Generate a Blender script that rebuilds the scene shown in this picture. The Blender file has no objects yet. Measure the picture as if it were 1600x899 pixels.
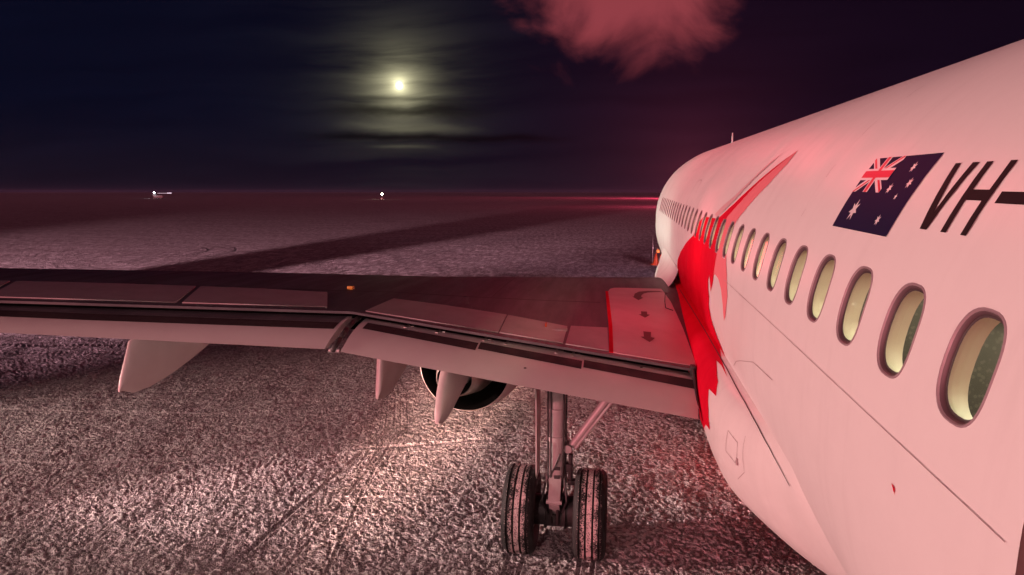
import bpy, bmesh, math, random
import numpy as np
from math import radians, sin, cos, pi, tan, sqrt, exp
from mathutils import Matrix, Vector
from mathutils.geometry import delaunay_2d_cdt

random.seed(3)
SC = bpy.context.scene
COL = SC.collection

# ------------------------------------------------------------------ camera
PITCH_AC = radians(0.83)          # the parked airliner sits slightly nose-up
YG = 8.24                         # main gear, metres ahead of the camera
AC_M = Matrix.Translation((0, YG - YG*cos(PITCH_AC), -YG*sin(PITCH_AC))) @ Matrix.Rotation(PITCH_AC, 4, 'X')
cam_d = bpy.data.cameras.new('camera')
cam_d.sensor_width = 36.0
cam_d.lens = 1021.99/1600*36
cam_d.clip_start = 0.05
cam_d.clip_end = 20000
cam = bpy.data.objects.new('camera', cam_d)
COL.objects.link(cam)
R_look = Matrix.Rotation(radians(9.2769), 4, 'Z') @ Matrix.Rotation(radians(-9.1269), 4, 'X') @ Matrix.Rotation(radians(0.1317), 4, 'Y')
cam.matrix_world = AC_M @ Matrix.Translation((-3.04539, 0, 4.9587)) @ R_look @ Matrix.Rotation(radians(90), 4, 'X')
SC.camera = cam

def pix_dir(x, y):
    v = (AC_M.to_3x3() @ R_look.to_3x3()) @ Vector(((x-800)/1021.99, 1, -(y-449.5)/1021.99))
    return v.normalized()

# ------------------------------------------------------------------ node helpers
class NT:
    def __init__(s, tree): s.t = tree; s.n = tree.nodes; s.l = tree.links
    def link(s, a, b): s.l.new(a, b)
    def val(s, sock, v):
        if hasattr(v, 'is_output'): s.l.new(v, sock)
        else: sock.default_value = v
    def m(s, op, a, b=0.0, c=None, clamp=False):
        n = s.n.new('ShaderNodeMath'); n.operation = op; n.use_clamp = clamp
        s.val(n.inputs[0], a); s.val(n.inputs[1], b)
        if c is not None: s.val(n.inputs[2], c)
        return n.outputs[0]
    def vm(s, op, a, b=(0, 0, 0)):
        n = s.n.new('ShaderNodeVectorMath'); n.operation = op
        s.val(n.inputs[0], a); s.val(n.inputs[1], b)
        return n.outputs['Value'] if op in ('DOT_PRODUCT', 'LENGTH') else n.outputs[0]
    def xyz(s, v):
        n = s.n.new('ShaderNodeSeparateXYZ'); s.val(n.inputs[0], v); return n.outputs
    def comb(s, x, y, z):
        n = s.n.new('ShaderNodeCombineXYZ'); s.val(n.inputs[0], x); s.val(n.inputs[1], y); s.val(n.inputs[2], z); return n.outputs[0]
    def noise(s, vec, scale, detail=4, rough=.5, dist=0.0):
        n = s.n.new('ShaderNodeTexNoise'); s.val(n.inputs['Vector'], vec)
        n.inputs['Scale'].default_value = scale; n.inputs['Detail'].default_value = detail
        n.inputs['Roughness'].default_value = rough; n.inputs['Distortion'].default_value = dist
        return n.outputs[0]
    def step(s, v, a, b, lo=0.0, hi=1.0):
        n = s.n.new('ShaderNodeMapRange'); n.interpolation_type = 'SMOOTHSTEP'
        s.val(n.inputs[0], v); n.inputs[1].default_value = a; n.inputs[2].default_value = b
        s.val(n.inputs[3], lo); s.val(n.inputs[4], hi)
        return n.outputs[0]
    def mix(s, f, a, b, mode='MIX'):
        n = s.n.new('ShaderNodeMix'); n.data_type = 'RGBA'; n.blend_type = mode
        s.val(n.inputs[0], f); s.val(n.inputs[6], a); s.val(n.inputs[7], b)
        return n.outputs[2]
    def scale(s, col, f):
        n = s.n.new('ShaderNodeVectorMath'); n.operation = 'SCALE'
        s.val(n.inputs[0], col); s.val(n.inputs[3], f); return n.outputs[0]
    def bump(s, h, strength, dist):
        n = s.n.new('ShaderNodeBump'); n.inputs['Strength'].default_value = strength
        n.inputs['Distance'].default_value = dist; s.val(n.inputs['Height'], h); return n.outputs[0]
    def coord(s, k='Object'):
        return s.n.new('ShaderNodeTexCoord').outputs[k]

# ------------------------------------------------------------------ night sky
W_ = bpy.data.worlds.new('World'); SC.world = W_; W_.use_nodes = True
w = NT(W_.node_tree)
for n in list(w.n): w.n.remove(n)
d = w.coord('Generated')
dx, dy, dz = w.xyz(d)[0], w.xyz(d)[1], w.xyz(d)[2]
MOON = pix_dir(624, 134)
def ang_to(v):        # angle in degrees to a direction
    return w.m('MULTIPLY', w.m('ARCCOSINE', w.m('MINIMUM', w.vm('DOT_PRODUCT', w.vm('NORMALIZE', d), tuple(v)), 1.0)), 180/pi)
am = ang_to(MOON)
el = w.m('MULTIPLY', w.m('ARCSINE', dz), 180/pi)
# thin cloud sheets: flat layers seen at a low angle
px_ = w.m('DIVIDE', dx, w.m('MAXIMUM', w.m('ABSOLUTE', dy), .08)); pz_ = w.m('DIVIDE', dz, w.m('MAXIMUM', w.m('ABSOLUTE', dy), .08))
wob = w.m('MULTIPLY', w.m('SUBTRACT', w.noise(w.comb(px_, pz_, 0.0), 2.2, 3, .5), .5), .09)
pw_ = w.m('ADD', pz_, wob)
st1 = w.noise(w.comb(w.m('MULTIPLY', px_, 1.5), w.m('MULTIPLY', pw_, 15.0), 1.0), 1.0, 5, .55, .3)
st2 = w.noise(w.comb(w.m('MULTIPLY', px_, 3.5), w.m('MULTIPLY', pw_, 44.0), 3.7), 1.0, 5, .6, .5)
sheet = w.m('ADD', w.m('MULTIPLY', st1, .65), w.m('MULTIPLY', st2, .35))
thin = w.step(sheet, .36, .60)
def gl(k, a, p=1.0):
    return w.m('MULTIPLY', w.m('EXPONENT', w.m('MULTIPLY', w.m('POWER', am, p), -k)), a)
glow = w.m('ADD', w.m('ADD', gl(.46, .17), gl(.13, .007)), w.m('ADD', gl(.8, .70), gl(3.2, 2.2)))
glow = w.m('MULTIPLY', glow, w.m('ADD', w.m('MULTIPLY', thin, .80), w.step(am, 4.5, 0.5, .08, .5)))
disc = w.m('MULTIPLY', w.step(am, .40, .06), w.step(st2, .30, .52, .35, 1.0))
base = w.mix(w.step(dx, -.75, .55), (.0008, .0018, .0080, 1), (.0046, .0018, .0062, 1))
base = w.mix(w.step(el, 0.0, 7.0), (.0045, .0034, .0085, 1), base)
base = w.scale(base, w.m('ADD', .45, w.m('MULTIPLY', sheet, 1.5)))
def wisp(x0, y0, x1, y1, th, n_seed, soft=.25):
    a, b_ = pix_dir(x0, y0), pix_dir(x1, y1); ax, az, bx, bz = a.x/a.y, a.z/a.y, b_.x/b_.y, b_.z/b_.y
    sl_ = (bz-az)/(bx-ax); thz = th/1022.0
    ln = w.m('ADD', w.m('MULTIPLY', w.m('SUBTRACT', px_, ax), sl_), az)
    wb = w.m('MULTIPLY', w.m('SUBTRACT', w.noise(w.comb(w.m('MULTIPLY', px_, 9.0), w.m('MULTIPLY', pz_, 25.0), n_seed), 1.0, 4, .6), .5), thz*3.2)
    q_ = w.m('DIVIDE', w.m('ADD', w.m('SUBTRACT', pz_, ln), wb), thz)
    win = w.m('MULTIPLY', w.step(px_, ax, ax+(bx-ax)*soft), w.step(px_, bx, bx-(bx-ax)*soft))
    return w.m('MULTIPLY', w.m('EXPONENT', w.m('MULTIPLY', w.m('MULTIPLY', q_, q_), -1.0)), win)
dk = w.m('ADD', wisp(440, 214, 930, 218, 6, 1.3), wisp(470, 170, 800, 178, 11, 4.1, .4))
dk = w.m('MINIMUM', w.m('ADD', dk, w.m('MULTIPLY', wisp(520, 150, 760, 158, 4, 9.7, .4), .6)), 1.0)
lt = w.m('ADD', w.m('MULTIPLY', w.m('ADD', wisp(500, 196, 780, 203, 7, 2.3, .5), w.m('ADD', wisp(520, 146, 740, 144, 5, 8.3, .5), wisp(530, 128, 720, 126, 3.5, 5.9, .5))), .07), w.m('MULTIPLY', wisp(560, 229, 700, 231, 2.5, 6.3, .5), .045))
skyc = w.vm('ADD', base, w.scale((.76, .71, .42), w.m('ADD', glow, lt)))
skyc = w.scale(skyc, w.m('SUBTRACT', 1.0, w.m('MULTIPLY', dk, .72)))
skyc = w.vm('ADD', skyc, w.scale((.86, .80, .50), w.m('MULTIPLY', disc, 3.5)))
# low cloud lit red from the apron
RC = pix_dir(985, -48)
rx = w.m('DIVIDE', dx, w.m('MAXIMUM', dy, .05)); rz = w.m('DIVIDE', dz, w.m('MAXIMUM', dy, .05))
cx0, cz0 = RC.x/RC.y, RC.z/RC.y
ux = w.m('DIVIDE', w.m('SUBTRACT', rx, cx0), .130); uz = w.m('DIVIDE', w.m('SUBTRACT', rz, cz0), .115)
rr = w.m('SQRT', w.m('ADD', w.m('MULTIPLY', ux, ux), w.m('MULTIPLY', uz, uz)))
cn = w.noise(w.comb(rx, w.m('MULTIPLY', rz, 1.2), 0.3), 7.0, 7, .55, .5)
cn2 = w.noise(w.comb(rx, rz, 7.3), 3.0, 3, .5, .2)
blob = w.m('SUBTRACT', w.m('ADD', w.m('MULTIPLY', cn, 1.9), w.m('MULTIPLY', cn2, .6)), w.m('MULTIPLY', rr, .78))
cl = w.step(blob, .12, .98)
cl = w.m('MULTIPLY', cl, w.step(dy, .1, .3))
skyc = w.vm('ADD', skyc, w.scale((.25, .040, .045), cl))
# red haze above the nose of the aircraft
RN = pix_dir(1075, 262)
an = ang_to(RN)
hz = w.m('MULTIPLY', w.m('EXPONENT', w.m('MULTIPLY', an, -.20)), .050)
skyc = w.vm('ADD', skyc, w.scale((1.0, .13, .22), w.m('MULTIPLY', hz, w.m('ADD', .6, w.m('MULTIPLY', st1, .8)))))
bg = w.n.new('ShaderNodeBackground'); w.val(bg.inputs[0], skyc); bg.inputs[1].default_value = 1.0
wo = w.n.new('ShaderNodeOutputWorld'); w.link(bg.outputs[0], wo.inputs[0])

# ------------------------------------------------------------------ lights
def lamp(name, kind, loc, energy, color, size=.3, aim=None, spot=60, blend=.4):
    L = bpy.data.lights.new(name, kind); L.energy = energy; L.color = color
    if kind in ('POINT', 'SPOT'): L.shadow_soft_size = size
    if kind == 'SPOT': L.spot_size = radians(spot); L.spot_blend = blend
    if kind == 'AREA': L.size = size
    o = bpy.data.objects.new(name, L); COL.objects.link(o); o.location = loc
    if aim is not None:
        o.rotation_euler = (Vector(aim)-Vector(loc)).to_track_quat('-Z', 'Y').to_euler()
    return o
# added reddish fill from behind, almost level, for the snow out to the horizon
sl = bpy.data.lights.new('low_red_fill_sun', 'SUN'); sl.energy = 2.0; sl.color = (1, .27, .32); sl.angle = radians(1.0)
so = bpy.data.objects.new('low_red_fill_sun', sl); COL.objects.link(so); so.rotation_euler = Vector((-.62, -.78, .085)).to_track_quat('Z', 'Y').to_euler()
# apron floodlight to the left of the aircraft, low over the snow
lamp('apron_floodlight', 'SPOT', (-29, 0.3, 5.6), 17000, (1, .66, .58), .25, (-4, 6, 2.0), 82, .8)
# floodlight of the ground equipment behind the aircraft, low and reddish
lamp('rear_floodlight', 'SPOT', (-17, -16, 3.4), 2500, (1, .34, .33), .5, (-5, 9, 2), 74, .9)
# added spot for the bright pool on the snow beneath the wing
lamp('under_wing_fill', 'SPOT', (-7.2, -6, 3.2), 46000, (1, .55, .43), .35, (-6.6, 16.5, 0), 11, 1.0)
# added fill spot near the camera, brightens the snow under the wing
lamp('ground_fill_spot', 'SPOT', (-5.5, -2, 4.6), 900, (1, .58, .58), .3, (-9.0, 11, 0), 78, 1.0)
# added low spot from the left, strengthens wheel shadow and snow relief
lamp('gear_fill_spot', 'SPOT', (-22, 5.0, 3.0), 15000, (1, .64, .60), .2, (-2, 11.0, .5), 19, .6)
# added point that brightens the belly fairing
lamp('fairing_fill_point', 'POINT', (-4.9, 3.0, .9), 12, (1, .60, .50), .15)
# added spot behind, brightens the far snow around the dark band
lamp('field_fill_spot', 'SPOT', (-35.5, -27, 5.2), 900000, (1, .50, .60), .5, (-37, 45, 0), 50, .5)
# lamp on the starboard side of the nose, over the snow ahead
lamp('starboard_floodlight', 'SPOT', (7.8, 19, 3.4), 26000, (1, .50, .66), .25, (-13, 80, 0), 52, .8)
# red beacon light and added red fills
lamp('beacon_glow', 'POINT', (-3.6, 15.5, 9.5), 420, (1, .08, .13), 1.2)
lamp('wing_root_red_fill', 'POINT', (-2.75, 9.2, 4.3), 22, (1, .10, .15), .25)  # added in mid-air for the red light at the wing root
lamp('beacon_glow_under', 'POINT', (-1.3, 11.3, 1.4), 22, (1, .05, .05), .12)
lamp('horizon_red_fill', 'POINT', (70, 520, 14), 650000, (1, .06, .14), .5)  # added red point far off, reddens the horizon snow
lamp('far_snow_red_fill', 'POINT', (30, 215, 5), 60000, (1, .07, .16), .5)  # added red point hidden by the nose, spreads red over the far snow
# pale light ahead of the aircraft, on its port side
lamp('nose_floodlight', 'SPOT', (-13, 31, 3.4), 4600, (.74, 1, .80), .4, (-2, 20.2, 2.8), 30, .5)
SC.view_settings.view_transform = 'Standard'
SC.view_settings.look = 'None'
SC.view_settings.exposure = 0.14
SC.view_settings.gamma = 1.0
SC.view_settings.use_curve_mapping = False
SC.cycles.max_bounces = 8
SC.cycles.transparent_max_bounces = 12
SC.cycles.sample_clamp_indirect = 4.0
SC.cycles.caustics_reflective = False
SC.cycles.caustics_refractive = False

# ------------------------------------------------------------------ materials
def mat(name, color=(.5, .5, .5), rough=.5, metal=0.0, fn=None, emit=None, coat=0.0, spec=.5):
    m = bpy.data.materials.new(name); m.use_nodes = True
    nt = NT(m.node_tree); b = nt.n['Principled BSDF']
    b.inputs['Base Color'].default_value = (*color, 1); b.inputs['Roughness'].default_value = rough
    b.inputs['Metallic'].default_value = metal; b.inputs['Coat Weight'].default_value = coat
    b.inputs['Specular IOR Level'].default_value = spec
    if emit:
        b.inputs['Emission Color'].default_value = (*emit[0], 1); b.inputs['Emission Strength'].default_value = emit[1]
    if fn: fn(nt, b)
    return m
def dirty(col, amt=.12, sc=1.3, streak=True):
    def fn(nt, b):
        c = nt.coord()
        x, y, z = nt.xyz(c)[0], nt.xyz(c)[1], nt.xyz(c)[2]
        a = nt.noise(c, sc, 6, .6)
        s = nt.noise(nt.comb(nt.m('MULTIPLY', x, .2), nt.m('MULTIPLY', y, 7.0), nt.m('MULTIPLY', z, .7)), 1.0, 4, .6)
        v = nt.m('ADD', nt.m('MULTIPLY', nt.step(a, .35, .75), amt), nt.m('MULTIPLY', nt.step(s, .5, .8), amt*(.8 if streak else 0)))
        cc = nt.mix(v, (*col, 1), (col[0]*.45, col[1]*.42, col[2]*.42, 1))
        nt.link(cc, b.inputs['Base Color'])
        nt.link(nt.step(a, .3, .8, b.inputs['Roughness'].default_value*.8, b.inputs['Roughness'].default_value*1.35), b.inputs['Roughness'])
        f = nt.noise(c, 22, 3, .5)
        nt.link(nt.bump(nt.m('ADD', nt.m('MULTIPLY', nt.noise(c, 1.1, 2, .4), 2.0), nt.m('MULTIPLY', f, .08)), .12, .02), b.inputs['Normal'])
    return fn
M = {}
M['white'] = mat('white_paint', (.74, .73, .72), .45, fn=dirty((.76, .74, .73), .11))
M['fair'] = mat('fairing_paint', (.76, .74, .73), .42, fn=dirty((.77, .75, .73), .12, 2.2))
M['red'] = mat('red_paint', (.70, .008, .022), .7, fn=dirty((.60, .004, .026), .14), spec=.04)
M['midred'] = mat('rose_paint', (.72, .2, .22), .7, fn=dirty((.74, .21, .24), .10), spec=.04)
M['pale'] = mat('pale_rose', (.74, .4, .42), .38, fn=dirty((.74, .48, .50), .08))
M['seal'] = mat('dark_sealant', (.025, .018, .02), .6)
M['line'] = mat('panel_gap', (.40, .32, .32), .6)
M['frame'] = mat('window_frame_paint', (.30, .24, .25), .45, fn=dirty((.30, .23, .25), .2, 9))
M['recess'] = mat('window_seal', (.10, .06, .07), .5)
M['cream'] = mat('cream_plastic', (.80, .76, .58), .5)
M['cabin'] = mat('cabin_plastic', (.22, .20, .17), .6)
def seatfn(nt, b):
    c = nt.coord()
    v = nt.n.new('ShaderNodeTexVoronoi'); nt.val(v.inputs['Vector'], c); v.inputs['Scale'].default_value = 38
    nt.link(nt.mix(nt.step(v.outputs[0], .25, .45), (.14, .12, .10, 1), (.09, .078, .066, 1)), b.inputs['Base Color'])
M['seat'] = mat('seat_fabric', (.07, .07, .065), .8, fn=seatfn)
M['brown'] = mat('door_seal', (.12, .075, .07), .55)
def wingfn(nt, b):
    c = nt.coord()
    x, y, z = nt.xyz(c)[0], nt.xyz(c)[1], nt.xyz(c)[2]
    a = nt.noise(c, .8, 5, .6); s = nt.noise(nt.comb(nt.m('MULTIPLY', x, 3.0), nt.m('MULTIPLY', y, .35), z), 1.0, 5, .65)
    nt.link(nt.mix(nt.step(nt.m('ADD', nt.m('MULTIPLY', a, .5), nt.m('MULTIPLY', s, .5)), .35, .65), (.105, .105, .11, 1), (.060, .061, .066, 1)), b.inputs['Base Color'])
    nt.link(nt.step(s, .3, .7, .42, .6), b.inputs['Roughness'])
    nt.link(nt.bump(nt.m('ADD', a, nt.m('MULTIPLY', nt.noise(c, 25, 2, .5), .05)), .12, .02), b.inputs['Normal'])
M['wing'] = mat('wing_grey', (.1, .09, .09), .4, fn=wingfn)
M['spoiler'] = mat('spoiler_grey', (.34, .33, .32), .45, fn=dirty((.36, .34, .33), .22, 2.0, False))
M['flap'] = mat('flap_grey', (.5, .48, .46), .45, fn=dirty((.50, .47, .45), .15, 1.5, False))
M['band'] = mat('dark_flap_band', (.035, .02, .022), .8, fn=dirty((.018, .010, .011), .2, 3, False))  # dark strip across the flap's upper side
M['walk'] = mat('walkway_paint', (.62, .5, .5), .4, fn=dirty((.62, .44, .45), .15, 2, False))
M['arrow'] = mat('dark_red_marking', (.12, .004, .01), .5)
M['dark'] = mat('dark_structure', (.03, .026, .026), .55)
M['void'] = mat('shade_black', (.003, .003, .003), .9, spec=0.0)  # near-black colour holds the shade inside the nozzles and the flap slot
M['nacelle'] = mat('nacelle_paint', (.55, .5, .48), .4, fn=dirty((.55, .5, .48), .15, 2))
M['metal'] = mat('bare_metal', (.42, .37, .34), .35, .7, fn=dirty((.42, .37, .34), .3, 4))
M['gearpaint'] = mat('gear_enamel', (.40, .37, .36), .35, fn=dirty((.40, .37, .36), .3, 7))
M['black'] = mat('registration_black', (.014, .012, .013), .6, spec=.15)
M['navy'] = mat('flag_navy', (.005, .009, .040), .6, spec=.15)
M['fwhite'] = mat('flag_white', (.72, .70, .70), .4)
M['fred'] = mat('flag_red', (.62, .008, .02), .4)
M['steel'] = mat('galvanised_steel', (.35, .35, .34), .5, .6)
M['yellow'] = mat('safety_yellow', (.6, .34, .03), .5)
M['orange'] = mat('safety_orange', (.42, .07, .015), .5)
M['canvas'] = mat('grey_tarpaulin', (.3, .3, .31), .7)
M['lampw'] = mat('lamp_lit_white', (.9, .9, .9), .4, emit=((.80, .95, 1), 55))
M['lampy'] = mat('lamp_lit_warm', (.9, .9, .8), .4, emit=((1, .92, .60), 70))
M['lampdim'] = mat('lamp_lit_dim', (.9, .9, .9), .4, emit=((.70, .70, .85), 1.6))
M['lampred'] = mat('lamp_lit_red', (.9, .1, .1), .4, emit=((1, .05, .05), 4))
M['lampor'] = mat('lamp_lit_orange', (.9, .4, .1), .4, emit=((1, .25, .06), .7))
g = bpy.data.materials.new('window_glass'); g.use_nodes = True; M['glass'] = g
nt = NT(g.node_tree)
for n in list(nt.n): nt.n.remove(n)
tr = nt.n.new('ShaderNodeBsdfTransparent'); tr.inputs[0].default_value = (.93, .94, .92, 1)
gs = nt.n.new('ShaderNodeBsdfGlossy'); gs.inputs['Roughness'].default_value = .06; gs.inputs[0].default_value = (1, 1, 1, 1)
fr = nt.n.new('ShaderNodeFresnel'); fr.inputs[0].default_value = 1.3
mx = nt.n.new('ShaderNodeMixShader'); nt.link(nt.m('MULTIPLY', fr.outputs[0], .5), mx.inputs[0]); nt.link(tr.outputs[0], mx.inputs[1]); nt.link(gs.outputs[0], mx.inputs[2])
o_ = nt.n.new('ShaderNodeOutputMaterial'); nt.link(mx.outputs[0], o_.inputs[0])
def tyrefn(nt, b):
    c = nt.coord(); x, y, z = nt.xyz(c)[0], nt.xyz(c)[1], nt.xyz(c)[2]
    r = nt.m('SQRT', nt.m('ADD', nt.m('MULTIPLY', y, y), nt.m('MULTIPLY', z, z)))
    ax = nt.m('ABSOLUTE', x)
    n1 = nt.noise(c, 60, 4, .7, .5); n2 = nt.noise(c, 7, 3, .5)
    cov = nt.m('ADD', nt.m('MULTIPLY', n1, .8), nt.m('MULTIPLY', n2, .35))
    thr = nt.step(ax, .02, .20, .03, -.13)          # more snow packed on the middle ribs
    sn = nt.step(nt.m('ADD', cov, thr), .53, .60)
    sn = nt.m('MULTIPLY', sn, nt.step(r, .568, .578))
    nt.link(nt.mix(sn, (.012, .011, .011, 1), (.62, .46, .46, 1)), b.inputs['Base Color'])
    nt.link(nt.bump(sn, .8, .012), b.inputs['Normal'])
M['tyre'] = mat('snowy_rubber', (.02, .02, .02), .7, fn=tyrefn)

# ground: wind-packed snow, its clump highlights partly put into the colour
def groundfn(nt, b):
    c = nt.coord()
    at = nt.n.new('ShaderNodeAttribute'); at.attribute_name = 'track'; tk = at.outputs['Fac']
    warp = nt.n.new('ShaderNodeTexNoise'); nt.val(warp.inputs['Vector'], c); warp.inputs['Scale'].default_value = 2.2; warp.inputs['Detail'].default_value = 2
    cw = nt.vm('ADD', c, nt.scale(nt.vm('SUBTRACT', warp.outputs['Color'], (.5, .5, .5)), .5))
    n1 = nt.noise(cw, 9.0, 2, .5, .9)
    rid = nt.m('SUBTRACT', 1.0, nt.m('MULTIPLY', nt.m('ABSOLUTE', nt.m('SUBTRACT', n1, .53)), 9.0), clamp=True)
    n2 = nt.noise(cw, 14, 2, .55, 1.1)
    f = nt.m('ADD', nt.m('MULTIPLY', rid, .08), n2)
    mid_ = nt.noise(c, 2.6, 4, .6)
    big = nt.noise(nt.vm('MULTIPLY', c, (.9, .35, 1)), .35, 5, .6)
    f = nt.m('ADD', f, nt.m('ADD', nt.m('MULTIPLY', nt.m('SUBTRACT', big, .5), .22), nt.m('MULTIPLY', nt.m('SUBTRACT', mid_, .5), .22)))
    smooth_ = nt.m('SUBTRACT', 1.0, nt.m('MULTIPLY', nt.m('MAXIMUM', tk, 0.0), .85))
    a1 = nt.n.new('ShaderNodeAttribute'); a1.attribute_name = 'clump'; a2 = nt.n.new('ShaderNodeAttribute'); a2.attribute_name = 'nearness'
    nr = a2.outputs['Fac']; farn = nt.m('SUBTRACT', 1.0, nr)
    ff = nt.m('ADD', nt.noise(nt.vm('MULTIPLY', c, (1, .30, 1)), 2.6, 9, .88), nt.m('MULTIPLY', nt.m('SUBTRACT', nt.noise(nt.vm('MULTIPLY', c, (.25, 1, 1)), .35, 4, .6), .5), .12))
    cfar = nt.m('MULTIPLY', nt.step(ff, .475, .535), smooth_)
    clump_ = nt.m('ADD', nt.m('MULTIPLY', a1.outputs['Fac'], nr), nt.m('MULTIPLY', cfar, farn))
    ridge_ = nt.m('MAXIMUM', nt.m('MULTIPLY', tk, -1.0), 0.0)
    fine = nt.noise(c, 60, 3, .6)
    cov = nt.m('ADD', nt.m('MULTIPLY', clump_, .75), nt.m('MULTIPLY', ridge_, .5), clamp=True)
    low = nt.mix(fine, (.32, .275, .285, 1), (.40, .35, .36, 1))
    high = nt.mix(fine, (.66, .64, .645, 1), (.86, .84, .84, 1))
    nt.link(nt.mix(cov, low, high), b.inputs['Base Color'])
    b.inputs['Roughness'].default_value = .95
    def bp(h, dist, prev=None):
        q_ = nt.n.new('ShaderNodeBump'); q_.inputs['Strength'].default_value = 1.0; q_.inputs['Distance'].default_value = dist
        nt.val(q_.inputs['Height'], h)
        if prev is not None: nt.link(prev, q_.inputs['Normal'])
        return q_.outputs[0]
    o1 = bp(nt.noise(nt.vm('MULTIPLY', c, (1, .8, 1)), 1.1, 6, .75), .42)
    o2 = bp(nt.m('MULTIPLY', nt.noise(c, 5.5, 3, .6, .4), nt.m('ADD', .25, nt.m('MULTIPLY', farn, 1.2))), .12, o1)
    h = nt.m('ADD', nt.m('ADD', nt.m('MULTIPLY', cfar, farn), nt.m('MULTIPLY', fine, .12)), nt.m('MULTIPLY', ridge_, .8))
    nt.link(bp(h, .055, o2), b.inputs['Normal'])
M['ground'] = mat('packed_snow', (.5, .5, .5), .9, fn=groundfn, spec=.05)

# ------------------------------------------------------------------ object helpers
def link(name, me, m=None, parent=None, loc=None, smooth=True):
    o = bpy.data.objects.new(name, me); COL.objects.link(o)
    if m is not None:
        for q in (m if isinstance(m, (list, tuple)) else [m]): me.materials.append(q)
    if smooth and len(me.polygons): me.polygons.foreach_set('use_smooth', [True]*len(me.polygons))
    if parent is not None: o.parent = parent
    if loc is not None: o.location = loc
    return o
def from_pyd(name, V, Fc, m, parent=None, loc=None, smooth=True, normals=None, mats=None):
    me = bpy.data.meshes.new(name); me.from_pydata([tuple(map(float, v)) for v in V], [], Fc); me.update()
    o = link(name, me, m, parent, loc, smooth)
    if mats is not None: me.polygons.foreach_set('material_index', mats)
    if normals is not None: me.normals_split_custom_set_from_vertices([tuple(map(float, n)) for n in normals])
    return o
def tag(o, label, cat=None, group=None, kind=None):
    if label: o['label'] = label
    if cat: o['category'] = cat
    if group: o['group'] = group
    if kind: o['kind'] = kind
    return o
def empty(name, loc=(0, 0, 0), rz=0.0):
    o = bpy.data.objects.new(name, None); COL.objects.link(o); o.location = loc; o.rotation_euler = (0, 0, rz)
    o.empty_display_size = .3
    return o
class MB:
    def __init__(s): s.bm = bmesh.new()
    def box(s, c, d, rot=None, bev=0.0, mi=0):
        r = bmesh.ops.create_cube(s.bm, size=1.0)
        M4 = Matrix.Translation(c) @ (rot.to_4x4() if rot else Matrix.Identity(4)) @ Matrix.Diagonal((*d, 1))
        bmesh.ops.transform(s.bm, matrix=M4, verts=r['verts'])
        fs = {f for v in r['verts'] for f in v.link_faces}
        for f in fs: f.material_index = mi
        if bev > 0:
            es = list({e for v in r['verts'] for e in v.link_edges})
            bmesh.ops.bevel(s.bm, geom=es, offset=bev, segments=2, profile=.7, affect='EDGES', clamp_overlap=True)
        return s
    def tube(s, a, b, r1, r2=None, seg=16, mi=0):
        a = Vector(a); b = Vector(b); r2 = r1 if r2 is None else r2
        q = (b-a).to_track_quat('Z', 'Y').to_matrix().to_4x4()
        r = bmesh.ops.create_cone(s.bm, cap_ends=True, segments=seg, radius1=r1, radius2=r2, depth=(b-a).length)
        bmesh.ops.transform(s.bm, matrix=Matrix.Translation((a+b)/2) @ q, verts=r['verts'])
        for f in {f for v in r['verts'] for f in v.link_faces}: f.material_index = mi
        return s
    def path(s, pts, r, seg=8):
        for a, b in zip(pts[:-1], pts[1:]): s.tube(a, b, r, seg=seg)
        return s
    def lathe(s, prof, axis='Z', seg=48, c=(0, 0, 0), closed=False, mi=0):
        rows = []
        for (r, h) in prof:
            row = []
            for i in range(seg):
                t = 2*pi*i/seg
                p = (r*cos(t), r*sin(t), h)
                if axis == 'X': p = (h, r*cos(t), r*sin(t))
                if axis == 'Y': p = (r*cos(t), h, r*sin(t))
                row.append(s.bm.verts.new((p[0]+c[0], p[1]+c[1], p[2]+c[2])))
            rows.append(row)
        n = len(rows)
        for j in range(n if closed else n-1):
            A, B = rows[j], rows[(j+1) % n]
            for i in range(seg):
                f = s.bm.faces.new((A[i], A[(i+1) % seg], B[(i+1) % seg], B[i])); f.material_index = mi
        return s
    def loft(s, rows, cyc=False, caps=False, mi=0):
        R = [[s.bm.verts.new(tuple(map(float, p))) for p in row] for row in rows]
        for A, B in zip(R[:-1], R[1:]):
            n = len(A)
            for i in range(n if cyc else n-1):
                f = s.bm.faces.new((A[i], A[(i+1) % n], B[(i+1) % n], B[i])); f.material_index = mi
        if caps:
            s.bm.faces.new(R[0]).material_index = mi; s.bm.faces.new(R[-1][::-1]).material_index = mi
        return s
    def build(s, name, m, parent=None, loc=None, sharp=35, merge=0.0):
        if merge: bmesh.ops.remove_doubles(s.bm, verts=s.bm.verts, dist=merge)
        bmesh.ops.recalc_face_normals(s.bm, faces=s.bm.faces)
        if sharp:
            for e in s.bm.edges:
                if len(e.link_faces) == 2 and e.calc_face_angle(0) > radians(sharp): e.smooth = False
        me = bpy.data.meshes.new(name); s.bm.to_mesh(me); s.bm.free()
        return link(name, me, m, parent, loc)

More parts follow.
